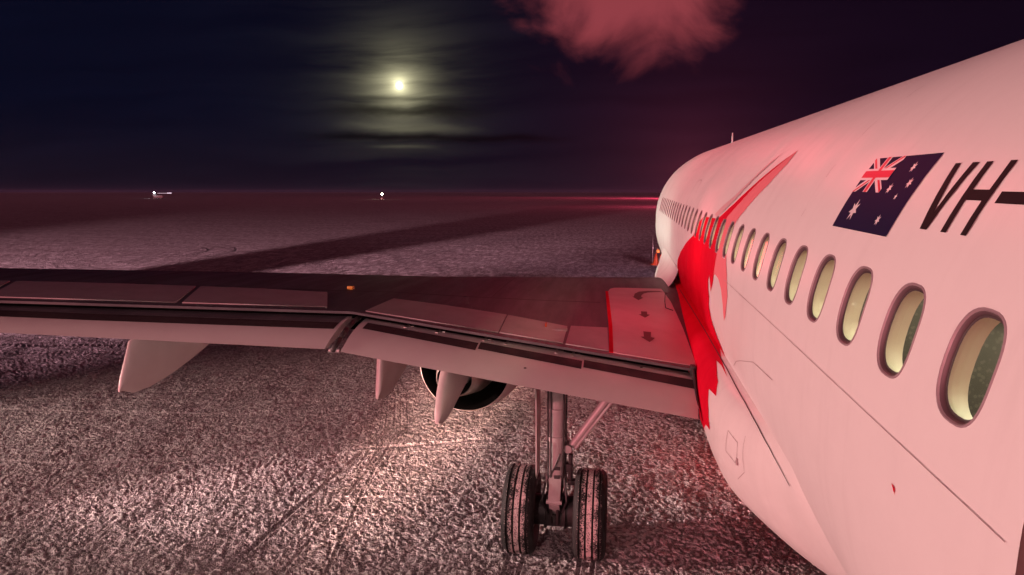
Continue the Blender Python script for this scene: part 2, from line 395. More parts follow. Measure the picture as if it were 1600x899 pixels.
# ------------------------------------------------------------------ shape functions of the airliner (its own frame)
RF = 1.975; DZ = .22; ZC = 3.945; SL = pi*RF+DZ; HQ = pi*RF/2
def secF(s, off=0.0):
    s = np.asarray(s, float)
    th = np.where(s < HQ, s/RF, np.where(s < HQ+DZ, pi/2, (s-DZ)/RF)); dz = np.clip(s-HQ, 0, DZ)
    return -(RF+off)*np.sin(th), (RF+off)*np.cos(th)-dz
KY = [(-8.9, .16), (-7.5, .36), (-5.5, .62), (-3.5, .83), (-2.2, .93), (-1.2, .985), (-.4, 1), (19.2, 1), (20.4, .985), (21.4, .94), (22.4, .86), (23.4, .73), (24.2, .57), (24.8, .40), (25.15, .22), (25.25, .02)]
def kY(y): return np.interp(y, [a for a, b in KY], [b for a, b in KY])
def F(y, s, off=0.0):
    x, z = secF(s, off); k = kY(y)
    drop = np.where(np.asarray(y) < 0, (1-k)*1.5, -(1-k)*.55)
    return np.stack(np.broadcast_arrays(x*k, y, ZC+z*k+drop), -1)
def numnorm(fn, u, v, off=0.0):
    e = 1e-3
    a = fn(u+e, v, off)-fn(u-e, v, off); b = fn(u, v+e, off)-fn(u, v-e, off)
    n = np.cross(a, b); return n/np.maximum(np.linalg.norm(n, axis=-1, keepdims=True), 1e-12)
def FN(y, s, off=0.0): return numnorm(F, np.asarray(y, float), np.asarray(s, float), off)
FULL = np.array([(-1.865, 3.085), (-1.95, 3.075), (-2.03, 3.03), (-2.09, 2.93), (-2.14, 2.75), (-2.12, 2.42), (-2.02, 2.14), (-1.8, 1.92), (-1.4, 1.75), (-.9, 1.66), (0, 1.62)])
BF = [(3.3, 0), (3.7, .08), (4, .16), (4.5, .31), (5, .55), (6, .93), (6.6, 1), (14, 1), (15.5, .7), (17, 0)]
def _res(P, n):
    dd = np.r_[0, np.cumsum(np.hypot(*np.diff(P, axis=0).T))]; dd /= dd[-1]
    t = np.linspace(0, 1, n); Q = np.stack([np.interp(t, dd, P[:, 0]), np.interp(t, dd, P[:, 1])], 1)
    for _ in range(2): Q[1:-1] = .25*Q[:-2]+.5*Q[1:-1]+.25*Q[2:]
    return Q
NG = 60; FULLR = _res(FULL, NG)
BFY = np.linspace(3.3, 17, 300)
_b = np.interp(BFY, [a for a, _ in BF], [c for _, c in BF])
for _ in range(10): _b[1:-1] = .25*_b[:-2]+.5*_b[1:-1]+.25*_b[2:]
def G(y, t, off=0.0):
    y = np.asarray(y, float); t = np.asarray(t, float); y, t = np.broadcast_arrays(y, t)
    b = np.interp(y, BFY, _b); b = b*b*(3-2*b)*.35+b*.65
    fx = np.interp(t, np.linspace(0, 1, NG), FULLR[:, 0]); fz = np.interp(t, np.linspace(0, 1, NG), FULLR[:, 1])
    s0 = np.interp(y, [3.3, 3.7, 3.9, 4.15, 4.4], [4.9, 4.46, 4.32, 4.14, 3.965]); s = s0+(SL-s0)*t
    x, z = secF(s, -.02); z = z+ZC
    X = x*(1-b)+fx*b; Z = z*(1-b)+fz*b
    P = np.stack([X, y, Z], -1)
    n = np.stack([X, 0*X, Z-2.7], -1); n /= np.linalg.norm(n, axis=-1, keepdims=True)
    return P+n*off
# wing
def yLE(s): return 14.0-.5206*(s-2.1)
def yTE(s): return np.where(s < 6.3, 7.55, 7.55-.27*(s-6.3))
ZL = [(1.6, 2.93), (2.1, 2.94), (6.3, 3.17), (9.0, 3.395), (12.3, 3.63), (17, 3.95)]
ZT = [(1.6, 2.75), (2.1, 2.82), (6.3, 3.38), (10.3, 3.61), (17, 3.95)]
HU = [(1.6, .16), (2.1, .15), (6.3, .11), (10.3, .09), (17, .06)]
TEF = [(1.6, 6.78, 2.43), (2.1, 6.78, 2.49), (6.3, 6.8, 3.09), (10, 5.93, 3.37), (17, 4.1, 3.75)]
def ip(T, s, k=1): return np.interp(s, [t[0] for t in T], [t[k] for t in T])
def wf(c): return np.sqrt(np.maximum(c, 0))*(1-c)/.385
def Wg(s, c, off=0.0):
    s = np.asarray(s, float); c = np.asarray(c, float); s, c = np.broadcast_arrays(s, c)
    y = yLE(s)*(1-c)+yTE(s)*c
    z = ip(ZL, s)*(1-c)+ip(ZT, s)*c+ip(HU, s)*wf(c)
    return np.stack([-s, y, z+off], -1)
def WL(s, c):
    s, c = np.broadcast_arrays(np.asarray(s, float), np.asarray(c, float))
    y = yLE(s)*(1-c)+yTE(s)*c
    z = ip(ZL, s)*(1-c)+ip(ZT, s)*c-ip([(1.6, .62), (6.3, .34), (17, .13)], s)*wf(c)-.03*c
    return np.stack([-s, y, z], -1)
def FU(s, t, off=0.0):
    s, t = np.broadcast_arrays(np.asarray(s, float), np.asarray(t, float))
    y1, z1 = ip(TEF, s, 1), ip(TEF, s, 2); y0 = yTE(s)+.06; z0 = ip(ZT, s)-.07
    return np.stack([-s, y0*(1-t)+y1*t, z0*(1-t)+z1*t+.05*4*t*(1-t)+off], -1)

# ------------------------------------------------------------------ surface patches cut to an outline
def inpoly(P, poly):
    x, y = P[:, 0], P[:, 1]; r = np.zeros(len(P), bool); n = len(poly)
    for i in range(n):
        x1, y1 = poly[i]; x2, y2 = poly[i-1]
        c = ((y1 > y) != (y2 > y)) & (x < (x2-x1)*(y-y1)/((y2-y1)+1e-15)+x1)
        r ^= c
    return r
def dens(poly, h):
    out = []
    for a, b in zip(poly, poly[1:]+poly[:1]):
        n = max(1, int(math.hypot(b[0]-a[0], b[1]-a[1])/h))
        for i in range(n): out.append((a[0]+(b[0]-a[0])*i/n, a[1]+(b[1]-a[1])*i/n))
    return out
def patch(name, fn, poly, m, parent, off=.003, h=.1, holes=(), normal=None, ret=False):
    poly = dens([tuple(p) for p in poly], h)
    loops = [poly]+[list(q) for q in holes]
    vs = []; es = []
    for L in loops:
        b = len(vs); vs += L; es += [(b+i, b+(i+1) % len(L)) for i in range(len(L))]
    A = np.array(poly); lo, hi = A.min(0), A.max(0)
    gu = np.arange(lo[0]+h*.5, hi[0], h); gv = np.arange(lo[1]+h*.5, hi[1], h)
    if len(gu) and len(gv):
        gp = np.array([(u, v) for u in gu for v in gv]); k = inpoly(gp, poly)
        for q in holes:
            Q = np.array(q); c = Q.mean(0); near = np.all(np.abs(gp-c) < (Q.max(0)-Q.min(0))*.5+h*.35, axis=1)
            k &= ~near
        gp = gp[k]
        if len(poly) < 4000 and len(gp):
            PA = np.array(vs); keep = np.ones(len(gp), bool)
            for i in range(0, len(gp), 2000):
                dd = np.sqrt(((gp[i:i+2000, None]-PA[None])**2).sum(-1)).min(1); keep[i:i+2000] = dd > h*.3
            gp = gp[keep]
        vs += [tuple(q) for q in gp]
    V, E_, Fc, *_ = delaunay_2d_cdt([Vector(v) for v in vs], es, [], 0, 1e-6)
    V = np.array([tuple(v) for v in V]); Fc = [list(f) for f in Fc]
    cen = np.array([V[f].mean(0) for f in Fc]); k = inpoly(cen, poly)
    for q in holes: k &= ~inpoly(cen, list(q))
    Fc = [f for f, a in zip(Fc, k) if a]
    P = fn(V[:, 0], V[:, 1], off)
    N = numnorm(fn, V[:, 0], V[:, 1], off)
    # orient outward
    f0 = Fc[0]; a = np.cross(P[f0[1]]-P[f0[0]], P[f0[2]]-P[f0[0]])
    out = normal(P) if normal else np.stack([P[:, 0], 0*P[:, 0], P[:, 2]-3.3], -1)
    if (N*out).sum() < 0: N = -N
    if np.dot(a, N[f0[0]]) < 0: Fc = [f[::-1] for f in Fc]
    if ret: return P, Fc, N
    return from_pyd(name, P, Fc, m, parent, normals=N)
up = lambda P: np.stack([0*P[:, 0], 0*P[:, 0], 1+0*P[:, 0]], -1)
def rrect(y0, y1, s0, s1, r, n=6):
    out = []
    for cx, cy, a in ((y1-r, s1-r, 0), (y0+r, s1-r, 90), (y0+r, s0+r, 180), (y1-r, s0+r, 270)):
        for i in range(n+1):
            t = radians(a+90*i/n); out.append((cx+r*cos(t), cy+r*sin(t)))
    return out
def sell(a, b, n=36, p=2.7):
    out = []
    for i in range(n):
        t = 2*pi*i/n; c, s_ = cos(t), sin(t)
        out.append((a*math.copysign(abs(c)**(2/p), c), b*math.copysign(abs(s_)**(2/p), s_)))
    return out

# ================================================================== the ground
def hash2(ix, iy, seed):
    h = (ix.astype(np.int64)*374761393+iy.astype(np.int64)*668265263+seed*974634777) & 0x7fffffff
    h = ((h ^ (h >> 13))*1274126177) & 0x7fffffff
    return ((h ^ (h >> 16)) & 0xffff)/65535.0
def vnoise(x, y, seed=0):
    ix, iy = np.floor(x), np.floor(y); fx, fy = x-ix, y-iy
    fx = fx*fx*(3-2*fx); fy = fy*fy*(3-2*fy)
    a, b = hash2(ix, iy, seed), hash2(ix+1, iy, seed); c, d_ = hash2(ix, iy+1, seed), hash2(ix+1, iy+1, seed)
    return (a*(1-fx)+b*fx)*(1-fy)+(c*(1-fx)+d_*fx)*fy
rings = [0.0, 1.0, 2.0, 3.0]; r = 4.0
while r < 5.6: rings.append(r); r *= 1.02
while r < 20: rings.append(r); r *= 1.0017
while r < 70: rings.append(r); r *= 1.005
while r < 9000: rings.append(r); r *= 1.03
rings = np.array(rings+[9000.0])
a0 = radians(90+9.3)
ang = np.concatenate([np.linspace(a0-radians(30), a0+radians(47), 1100), np.linspace(a0+radians(47), a0+radians(330), 70)[1:-1]])
NA = len(ang); NR = len(rings)
RR, AA = np.meshgrid(rings, ang, indexing='ij')
X = -3.05+RR*np.cos(AA); Y = RR*np.sin(AA)
near = np.clip((75-RR)/40, 0, 1)
Z = (vnoise(X*.05, Y*.05, 5)-.5)*.0*near
Z = Z+(vnoise(X*.9, Y*.45, 1)-.5)*.05*near+(vnoise(X*2.6+3, Y*1.6, 2)-.5)*.03*near
def rnoise(x, y, f, seed):
    o = 0
    for k_, a_ in enumerate((.3, 1.4, 2.5)):
        o = o+vnoise((x*cos(a_)-y*sin(a_))*f+seed*7.1, (x*sin(a_)+y*cos(a_))*f-seed*3.3, seed+k_)
    return o/3
wx = (rnoise(X, Y, 5.0, 21)-.5)*.22; wy = (rnoise(X, Y, 5.0, 31)-.5)*.22
cn_ = rnoise(X+wx, Y+wy, 24, 41)*.72+rnoise(X+wx, Y+wy, 48.0, 51)*.28
cn_ = cn_+(rnoise(X, Y*.6, .45, 61)-.5)*.17+(rnoise(X, Y, 2.2, 71)-.5)*.08
CL = np.clip((cn_-.514)/.045, 0, 1); CL = CL*CL*(3-2*CL)
da_ = np.abs((AA-(a0+radians(8.5))+pi) % (2*pi)-pi)
fin = np.clip((30-RR)/12, 0, 1)*np.clip((radians(38.5)-da_)/radians(1.5), 0, 1)*np.clip((RR-4.9)/.6, 0, 1)
# gentle swells far out
Z = Z+(vnoise(X*.012, Y*.004, 8)-.5)*1.6*np.clip((RR-90)/250, 0, 1)
# wheel and tool tracks
TK = np.zeros_like(Z)
def track(pts, wd, dep=.02, ridge=True, amt=1.0, rib=0):
    global Z
    pts = np.array(pts, float)
    best = np.full(X.shape, 1e9); side = np.zeros(X.shape)
    for a, b in zip(pts[:-1], pts[1:]):
        L2 = ((b-a)**2).sum(); t = np.clip(((X-a[0])*(b[0]-a[0])+(Y-a[1])*(b[1]-a[1]))/L2, 0, 1)
        dxx = X-(a[0]+t*(b[0]-a[0])); dyy = Y-(a[1]+t*(b[1]-a[1])); dd = np.hypot(dxx, dyy)
        best = np.minimum(best, dd)
    k = np.clip((wd-best)/(wd*.35), 0, 1)
    TK[:] = np.maximum(TK, k*amt)
    Z = Z-k*dep
    if ridge:
        rg = np.exp(-((best-wd*1.05)/(wd*.28))**2); TK[:] = np.where(k < .5, TK-rg*.8*amt, TK); Z = Z+rg*dep*1.0
    if rib:
        for o in np.linspace(-wd*.7, wd*.7, rib):
            pass
def arc(cx, cy, R_, a, b, n=24):
    return [(cx+R_*cos(radians(t)), cy+R_*sin(radians(t))) for t in np.linspace(a, b, n)]
def scrape(pts, n, gap, wd=.022, amt=.8):
    p = np.array(pts, float); d_ = np.gradient(p, axis=0); nn_ = np.stack([-d_[:, 1], d_[:, 0]], 1); nn_ /= np.linalg.norm(nn_, axis=1, keepdims=True)
    for k in range(n): track(p+nn_*(k-n/2)*gap*(1+.15*sin(k*2.3)), wd, .006, True, amt*(.6+.4*abs(sin(k*1.7+1))))
scrape([(-24, 12.6), (-18, 13.6), (-13, 14.6), (-10, 15.6)], 6, .22, .03)
scrape([(-9.6, 17.5), (-8.2, 14.5), (-7.5, 12.4), (-7.3, 10.4)], 5, .14)
scrape([(-24, 10.2), (-15, 10.4), (-10, 11.3), (-7.6, 12.6)], 3, .13)
scrape([(-14.5, 8.4), (-12.4, 10.6), (-11.6, 13.6), (-11.4, 17)], 4, .16)
scrape([(-12.6, 7.4), (-9.8, 7.9), (-7.4, 8.0), (-5.4, 7.6)], 3, .12, .02, .6)
for x0 in (-4.36, -4.17, -3.42, -3.24):
    track([(x0-.03, 8.1), (x0-.10, 5.5), (x0-.2, 3)], .035, .012, True, .8)
track([(-7.6, 12.6), (-7.75, 10.5), (-7.9, 8.2), (-8.0, 5)], .05, .008, True, .5)
track([(-7.3, 12.6), (-7.3, 10), (-7.2, 7), (-7.1, 4)], .04, .008, True, .5)
track([(-6.9, 17), (-7.4, 12), (-7.1, 9.6), (-6.6, 7)], .035, .008, True, .5)
track([(-26, 11.6), (-17, 11.9), (-11, 12.6), (-8.3, 13.6), (-6.2, 15.8)], .07, .02)
track([(-26, 12.4), (-17, 12.7), (-11, 13.4), (-8.6, 14.4), (-6.8, 16.4)], .06, .02)
track([(-24, 16.2), (-16, 17.3), (-9, 19.2), (-4, 21)], .06, .015, True, .7)
track([(-24, 17.2), (-16, 18.3), (-9, 20.4), (-4, 22.4)], .05, .015, True, .7)
track([(-18, 6.5), (-12, 8.3), (-9, 9.0), (-5, 9.6)], .05, .012, True, .6)
track([(-20, 9.5), (-13, 9.6), (-9.5, 10.6), (-5.5, 12)], .09, .015, True, .7)
track([(-22, 9), (-17.5, 13.5), (-16, 20), (-15.6, 30)], .05, .015, True, .6)
track([(-20.6, 8.4), (-16.2, 13.2), (-14.8, 20), (-14.4, 30)], .05, .015, True, .6)
track(arc(-44, 46, 8, -80, 150), .14, .02, True, .9)
track(arc(-44, 46, 10.2, -80, 150), .14, .02, True, .9)
track([(-60, 40), (-40, 47), (-25, 60), (-15, 90)], .3, .02, True, .6)
track([(-20, 36), (-16, 60), (-6, 90)], .2, .02, True, .7)
CL = CL*(1-np.clip(TK, 0, 1)*.85)
Z = Z+CL*(.010+.012*rnoise(X, Y, 8, 81))*fin
vs = np.stack([X, Y, Z], -1).reshape(-1, 3)
idx = np.arange(NR*NA).reshape(NR, NA)
q = np.stack([idx[1:-1, :], idx[2:, :], np.roll(idx, -1, 1)[2:, :], np.roll(idx, -1, 1)[1:-1, :]], -1).reshape(-1, 4)
fan = np.stack([np.full(NA, idx[0, 0]), idx[1, :], np.roll(idx[1, :], -1)], -1)
me = bpy.data.meshes.new('snow_ground')
nq, nf = len(q), len(fan)
me.vertices.add(len(vs)); me.vertices.foreach_set('co', vs.astype(np.float32).ravel())
me.loops.add(nq*4+nf*3); me.loops.foreach_set('vertex_index', np.concatenate([q.ravel(), fan.ravel()]).astype(np.int32))
me.polygons.add(nq+nf)
me.polygons.foreach_set('loop_start', np.concatenate([np.arange(nq)*4, nq*4+np.arange(nf)*3]).astype(np.int32))
me.polygons.foreach_set('loop_total', np.concatenate([np.full(nq, 4), np.full(nf, 3)]).astype(np.int32))
me.update(calc_edges=True); me.validate()
at = me.attributes.new('track', 'FLOAT', 'POINT'); at.data.foreach_set('value', TK.astype(np.float32).ravel())
for nm_, ar_ in (('clump', CL), ('nearness', fin)):
    at = me.attributes.new(nm_, 'FLOAT', 'POINT'); at.data.foreach_set('value', ar_.astype(np.float32).ravel())
gr = link('snow_ground', me, M['ground'])
tag(gr, 'pink lit field of clumpy windblown snow, crossed by vehicle tracks', kind='structure')

bk = MB(); rows = []  # unseen bank added to block the field spot from the near snow
for x_ in np.linspace(-58, -22, 40):
    h_ = 4.0*min(1, (x_+58)/4, (-22-x_)/2.5)**.7+.25*sin(x_*1.7)+.12*sin(x_*4.3)
    rows.append([(x_, -17-3.6, -.05), (x_, -17-1.8, h_*.62), (x_, -17-.5, max(0, h_)), (x_, -17+.5, max(0, h_)*.98), (x_, -17+1.9, h_*.55), (x_, -17+3.4, -.05)])
bk.loft(rows); o = bk.build('unseen_shade_bank', M['ground'], sharp=0); tag(o, 'unseen snow bank added to shade the near left ground', kind='structure')

# ================================================================== the airliner
AC = empty('airliner'); AC.matrix_world = AC_M
tag(AC, 'white passenger jet with red swooshes on its side, parked on the snow', 'airliner')

# ---- fuselage skin with window and door openings
WY = [2.2446+.533*i for i in range(31)]; WS = 2.672
holes = [[(y+u, WS+v) for u, v in sell(.150, .196)] for y in WY]
DOOR = dens(rrect(.95, 1.805, 1.676, 3.60, .12), .06)
Y0, Y1 = -1.2, 19.1
P, Fc, N = patch('x', F, [(Y0, 0), (Y1, 0), (Y1, SL), (Y0, SL)], None, None, 0.0, .13, holes+[DOOR], ret=True)
V = list(map(tuple, P)); NN = list(map(tuple, N)); FF = list(Fc)
def add_grid(ys, ss, mirror=False):
    b = len(V); yy, s2 = np.meshgrid(ys, ss, indexing='ij')
    p = F(yy, s2).reshape(-1, 3); n = FN(yy, s2).reshape(-1, 3)
    o = np.stack([p[:, 0], 0*p[:, 0], p[:, 2]-ZC], -1)
    sg = np.sign((n*o).sum(-1, keepdims=True)); sg[sg == 0] = 1; n = n*sg
    if mirror: p = p*[-1, 1, 1]; n = n*[-1, 1, 1]
    V.extend(map(tuple, p)); NN.extend(map(tuple, n)); m_ = len(ss)
    for i in range(len(ys)-1):
        for j in range(m_-1):
            f = [b+i*m_+j, b+(i+1)*m_+j, b+(i+1)*m_+j+1, b+i*m_+j+1]
            FF.append(f[::-1] if mirror else f)
ss = np.linspace(0, SL, 49)
ny = np.array([19.1, 19.5, 20, 20.4, 20.9, 21.4, 21.9, 22.4, 22.9, 23.4, 23.8, 24.2, 24.5, 24.8, 25.0, 25.15, 25.25])
ty = np.array([-8.9, -8.2, -7.5, -6.5, -5.5, -4.5, -3.5, -2.8, -2.2, -1.7, -1.2])
add_grid(ny, ss); add_grid(ny, ss, True); add_grid(ty, ss); add_grid(ty, ss, True)
add_grid(np.linspace(Y0, Y1, 40), ss, True)
body = from_pyd('fuselage', V, FF, M['white'], AC, normals=NN)

# ---- livery decals
def decal(name, polys, m, off=.003, fn=F, h=.07, parent=None, normal=None):
    V2 = []; F2 = []; N2 = []
    for pl in polys:
        P, Fc, N = patch('x', fn, pl, None, None, off, h, ret=True, normal=normal, holes=())
        b = len(V2); V2 += list(map(tuple, P)); N2 += list(map(tuple, N)); F2 += [[i+b for i in f] for f in Fc]
    return from_pyd(name, V2, F2, m, parent or AC, normals=N2)
def decal_cut(name, poly, m, off):        # keeps the window openings free
    hs = []
    for hpl in holes:
        c = np.array(hpl).mean(0)
        ins = inpoly(np.array(hpl), poly)
        if ins.all(): hs.append(hpl)
        elif ins.any(): hs.append(hpl)
    # openings crossed by the outline are cut face by face
    full = [q_ for q_ in hs if inpoly(np.array([(c0*1.15-np.mean([p[0] for p in q_])*.15, c1*1.15-np.mean([p[1] for p in q_])*.15) for c0, c1 in q_]), poly).all()]
    part_ = [q_ for q_ in hs if q_ not in full]
    P, Fc, N = patch('x', F, poly, None, None, off, .035, holes=full, ret=True)
    # drop faces over crossed openings, by their position on the skin
    if part_:
        C_ = np.array([np.mean([P[i] for i in f], axis=0) for f in Fc])
        zz = np.clip((C_[:, 2]-ZC)/(RF), -1, 1); sv = np.where(C_[:, 2] > ZC, RF*np.arccos(zz), HQ+(ZC-C_[:, 2]))
        uv = np.stack([C_[:, 1], sv], 1); k = np.ones(len(Fc), bool)
        for q_ in part_: k &= ~inpoly(uv, q_)
        Fc = [f for f, a in zip(Fc, k) if a]
    return from_pyd(name, P, Fc, m, AC, normals=N)
dark = [(12.6, 3.75), (12.2, 3.5), (11.6, 3.28), (10.83, 3.07), (9.9, 2.86), (9.66, 2.67), (9.30, 2.55), (8.06, 2.51), (7.83, 2.44), (7.43, 2.30), (7.10, 2.15), (6.80, 2.0), (6.55, 1.87), (6.22, 1.70), (6.50, 1.88), (6.82, 2.06), (7.02, 2.20), (7.22, 2.32), (7.50, 2.45), (7.54, 2.66), (7.485, 2.85), (7.55, 3.05), (7.60, 3.2), (7.74, 3.34), (7.86, 3.22), (7.93, 3.16), (7.99, 3.26), (7.96, 3.36), (7.86, 3.42), (7.93, 3.53), (7.84, 3.69), (7.50, 3.845), (7.0, 4.05), (6.8, 4.3), (12.6, 4.3)]
mid = [(6.22, 1.70), (6.17, 1.85), (6.30, 2.05), (6.62, 2.28), (6.90, 2.47), (6.96, 2.62), (6.93, 2.80), (6.70, 3.0), (6.58, 3.2), (6.66, 3.42), (6.76, 3.48), (6.84, 3.34), (7.0, 3.2), (7.2, 3.12), (7.45, 3.1), (7.66, 3.14), (7.60, 3.0), (7.50, 2.85), (7.56, 2.66), (7.52, 2.45), (7.25, 2.32), (7.05, 2.20), (6.85, 2.06), (6.52, 1.88)]
pale = [(8.4, 2.47), (8.1, 2.36), (7.65, 2.22), (7.22, 2.0), (6.95, 1.80), (6.75, 1.70), (6.95, 1.88), (7.25, 2.1), (7.5, 2.26), (7.9, 2.42), (8.2, 2.5)]
decal_cut('red_livery_swoosh', dark, M['red'], .005)
decal_cut('rose_livery_swoosh', mid, M['midred'], .003)
decal_cut('pale_rose_streak', pale, M['pale'], .007)  # pale rose streak along the upper edge of the red

def strip(pts, wd):     # thin closed outline following a polyline
    pts = [np.array(p, float) for p in pts]; L = []; R_ = []
    for i, p in enumerate(pts):
        t = pts[min(i+1, len(pts)-1)]-pts[max(i-1, 0)]; t = t/np.linalg.norm(t); n = np.array([-t[1], t[0]])*wd/2
        L.append(tuple(p+n)); R_.append(tuple(p-n))
    return L+R_[::-1]
lines = [strip([(1.86, 3.068), (2.5, 3.068), (3.5, 3.068), (4.5, 3.066), (5.5, 3.068), (6.85, 3.07)], .0038)]
lines += [strip([(11.45, 2.15), (11.5, 2.05), (11.6, 2.0), (11.95, 2.0), (12.05, 2.05), (12.1, 2.15), (12.1, 3.3), (12.05, 3.45), (11.95, 3.5), (11.6, 3.5), (11.5, 3.45), (11.45, 3.3), (11.45, 2.15)], .012)]
lines += [strip([(6.5, 3.88), (6.2, 3.75), (5.9, 3.662), (5.27, 3.50), (4.59, 3.44)], .006)]
lines += [strip([(yy, .9), (yy, 1.6), (yy, 2.3)], .004) for yy in (4.75, 8.9, 13.2)]
for ln in lines: decal('panel_joint', [ln], M['line'], .0035, h=.25)
decal('tail_strike_mark', [[(2.592, 3.243), (2.560, 3.248), (2.553, 3.275)]], M['red'], .004)

# ---- flag and registration
fl = empty('flag_marking'); fl.parent = AC
fy0, fy1, fs0, fs1 = 4.045, 3.262, 1.887, 2.322
def fm(u, v):   # u 0..2 from hoist, v 0..1 from top
    return (fy0+(fy1-fy0)*u/2, fs0+(fs1-fs0)*v)
decal('flag_field', [[fm(0, 0), fm(2, 0), fm(2, 1), fm(0, 1)]], M['navy'], .003, parent=fl)
def seg(a, b, wd, clip=None):
    a = np.array(a, float); b = np.array(b, float); t = (b-a)/np.linalg.norm(b-a); n = np.array([-t[1], t[0]])*wd/2
    return [tuple(a+n), tuple(b+n), tuple(b-n), tuple(a-n)]
def clipbox(poly, x0, x1, y0, y1):
    def cl_(pl, f, inter):
        out = []
        for i in range(len(pl)):
            a, b = pl[i-1], pl[i]
            if f(b):
                if not f(a): out.append(inter(a, b))
                out.append(b)
            elif f(a): out.append(inter(a, b))
        return out
    ix = lambda X_: (lambda a, b: (X_, a[1]+(b[1]-a[1])*(X_-a[0])/(b[0]-a[0])))
    iy = lambda Y_: (lambda a, b: (a[0]+(b[0]-a[0])*(Y_-a[1])/(b[1]-a[1]), Y_))
    poly = cl_(poly, lambda p: p[0] >= x0, ix(x0)); poly = cl_(poly, lambda p: p[0] <= x1, ix(x1))
    poly = cl_(poly, lambda p: p[1] >= y0, iy(y0)); poly = cl_(poly, lambda p: p[1] <= y1, iy(y1))
    return poly
def fpoly(pl): return [fm(*p) for p in clipbox(pl, 0, 1, 0, .5)]
decal('flag_saltire', [fpoly(seg((-.1, -.05), (1.1, .55), .10)), fpoly(seg((1.1, -.05), (-.1, .55), .10))], M['fwhite'], .004, parent=fl)
decal('flag_saltire_red', [fpoly(seg((-.1, -.036), (.5, .264), .033)), fpoly(seg((.5, .236), (1.1, .536), .033)), fpoly(seg((1.1, -.064), (.5, .236), .033)), fpoly(seg((-.1, .564), (.5, .264), .033))], M['fred'], .005, parent=fl)
decal('flag_cross', [fpoly(seg((.5, 0), (.5, .5), .167)), fpoly(seg((0, .25), (1, .25), .167))], M['fwhite'], .006, parent=fl)
decal('flag_cross_red', [fpoly(seg((.5, 0), (.5, .5), .10)), fpoly(seg((0, .25), (1, .25), .10))], M['fred'], .007, parent=fl)
def star(u, v, r_, n=7, inner=.444):
    return [fm(u+r_*(1 if i % 2 == 0 else inner)*sin(pi*i/n), v-r_*(1 if i % 2 == 0 else inner)*cos(pi*i/n)) for i in range(2*n)]
for (u, v, r_, n, inn) in ((.5, .75, .150, 7, .444), (1.5, .8333, .072, 7, .444), (1.25, .4416, .072, 7, .444), (1.5, .1666, .072, 7, .444), (1.7222, .3694, .072, 7, .444), (1.6, .5416, .042, 5, .382)):
    decal('flag_star', [star(u, v, r_, n, inn)], M['fwhite'], .004, parent=fl, h=.03)
rg = empty('registration_marking'); rg.parent = AC
decal('letter_v', [[(3.069, 1.95), (3.024, 1.95), (2.952, 2.182), (2.931, 1.95), (2.880, 1.95), (2.925, 2.26), (2.987, 2.26)]], M['black'], .003, parent=rg)
decal('letter_h', [[(2.826, 1.95), (2.782, 1.95), (2.772, 2.074), (2.658, 2.074), (2.668, 1.95), (2.626, 1.95), (2.611, 2.26), (2.652, 2.26), (2.6585, 2.12), (2.772, 2.12), (2.762, 2.26), (2.806, 2.26)]], M['black'], .003, parent=rg)
decal('hyphen', [[(2.571, 2.08), (2.385, 2.08), (2.380, 2.127), (2.566, 2.127)]], M['black'], .003, parent=rg)

# ---- cabin windows
def ringset(spec, y0, s0):
    return [[tuple(F(np.array(y0+u), np.array(s0+v), off)) for u, v in sell(a, b)] for a, b, off in spec]
def make_window():
    y0 = WY[0]
    t = empty('cabin_window', (0, 0, 0)); t.parent = AC
    b = MB(); b.loft(ringset([(.150, .196, 0), (.149, .195, .003), (.1435, .1895, .004), (.139, .185, -.003)], y0, WS), cyc=True); b.build('window_frame', M['frame'], t, sharp=60)
    b = MB(); b.loft(ringset([(.139, .185, -.003), (.134, .180, -.008), (.131, .177, -.018), (.122, .168, -.020)], y0, WS), cyc=True); b.build('window_seal', M['recess'], t, sharp=60)
    b = MB(); b.loft(ringset([(.128, .174, -.021), (.128, .174, -.036), (.134, .180, -.038), (.137, .183, -.064), (.143, .189, -.067), (.149, .196, -.100)], y0, WS), cyc=True); b.build('window_reveal', M['cream'], t, sharp=40)
    b = MB(); b.bm.faces.new([b.bm.verts.new(tuple(map(float, p))) for p in ringset([(.1315, .1775, -.015)], y0, WS)[0]]); b.build('window_pane', M['glass'], t)
    return t
w0 = make_window()
for i in range(1, len(WY)):
    c = w0.copy(); COL.objects.link(c); c.parent = AC; c.location = (0, WY[i]-WY[0], 0)
    for ch in list(w0.children):
        k = ch.copy(); COL.objects.link(k); k.parent = c

# ---- rear door opening
dc = np.array(DOOR); cy_, cs_ = dc[:, 0].mean(), dc[:, 1].mean()
def dring(grow, off): return [tuple(F(np.array(cy_+(y-cy_)*(1+grow)), np.array(cs_+(s_-cs_)*(1+grow*.5)), off)) for y, s_ in DOOR]
b = MB(); b.loft([dring(0, 0), dring(-.02, .004), dring(-.03, -.01), dring(-.05, -.03), dring(-.08, -.24)], cyc=True); b.build('door_frame', M['brown'], AC, sharp=50)
pp, ff, nn = patch('x', F, [(.4, 1.5), (2.0, 1.5), (2.0, 3.9), (.4, 3.9)], None, None, -.25, .2, holes=[[(cy_+(y-cy_)*.9, cs_+(s_-cs_)*.95) for y, s_ in DOOR]], ret=True)
from_pyd('cabin_lining', pp, ff, M['cabin'], AC, normals=nn)

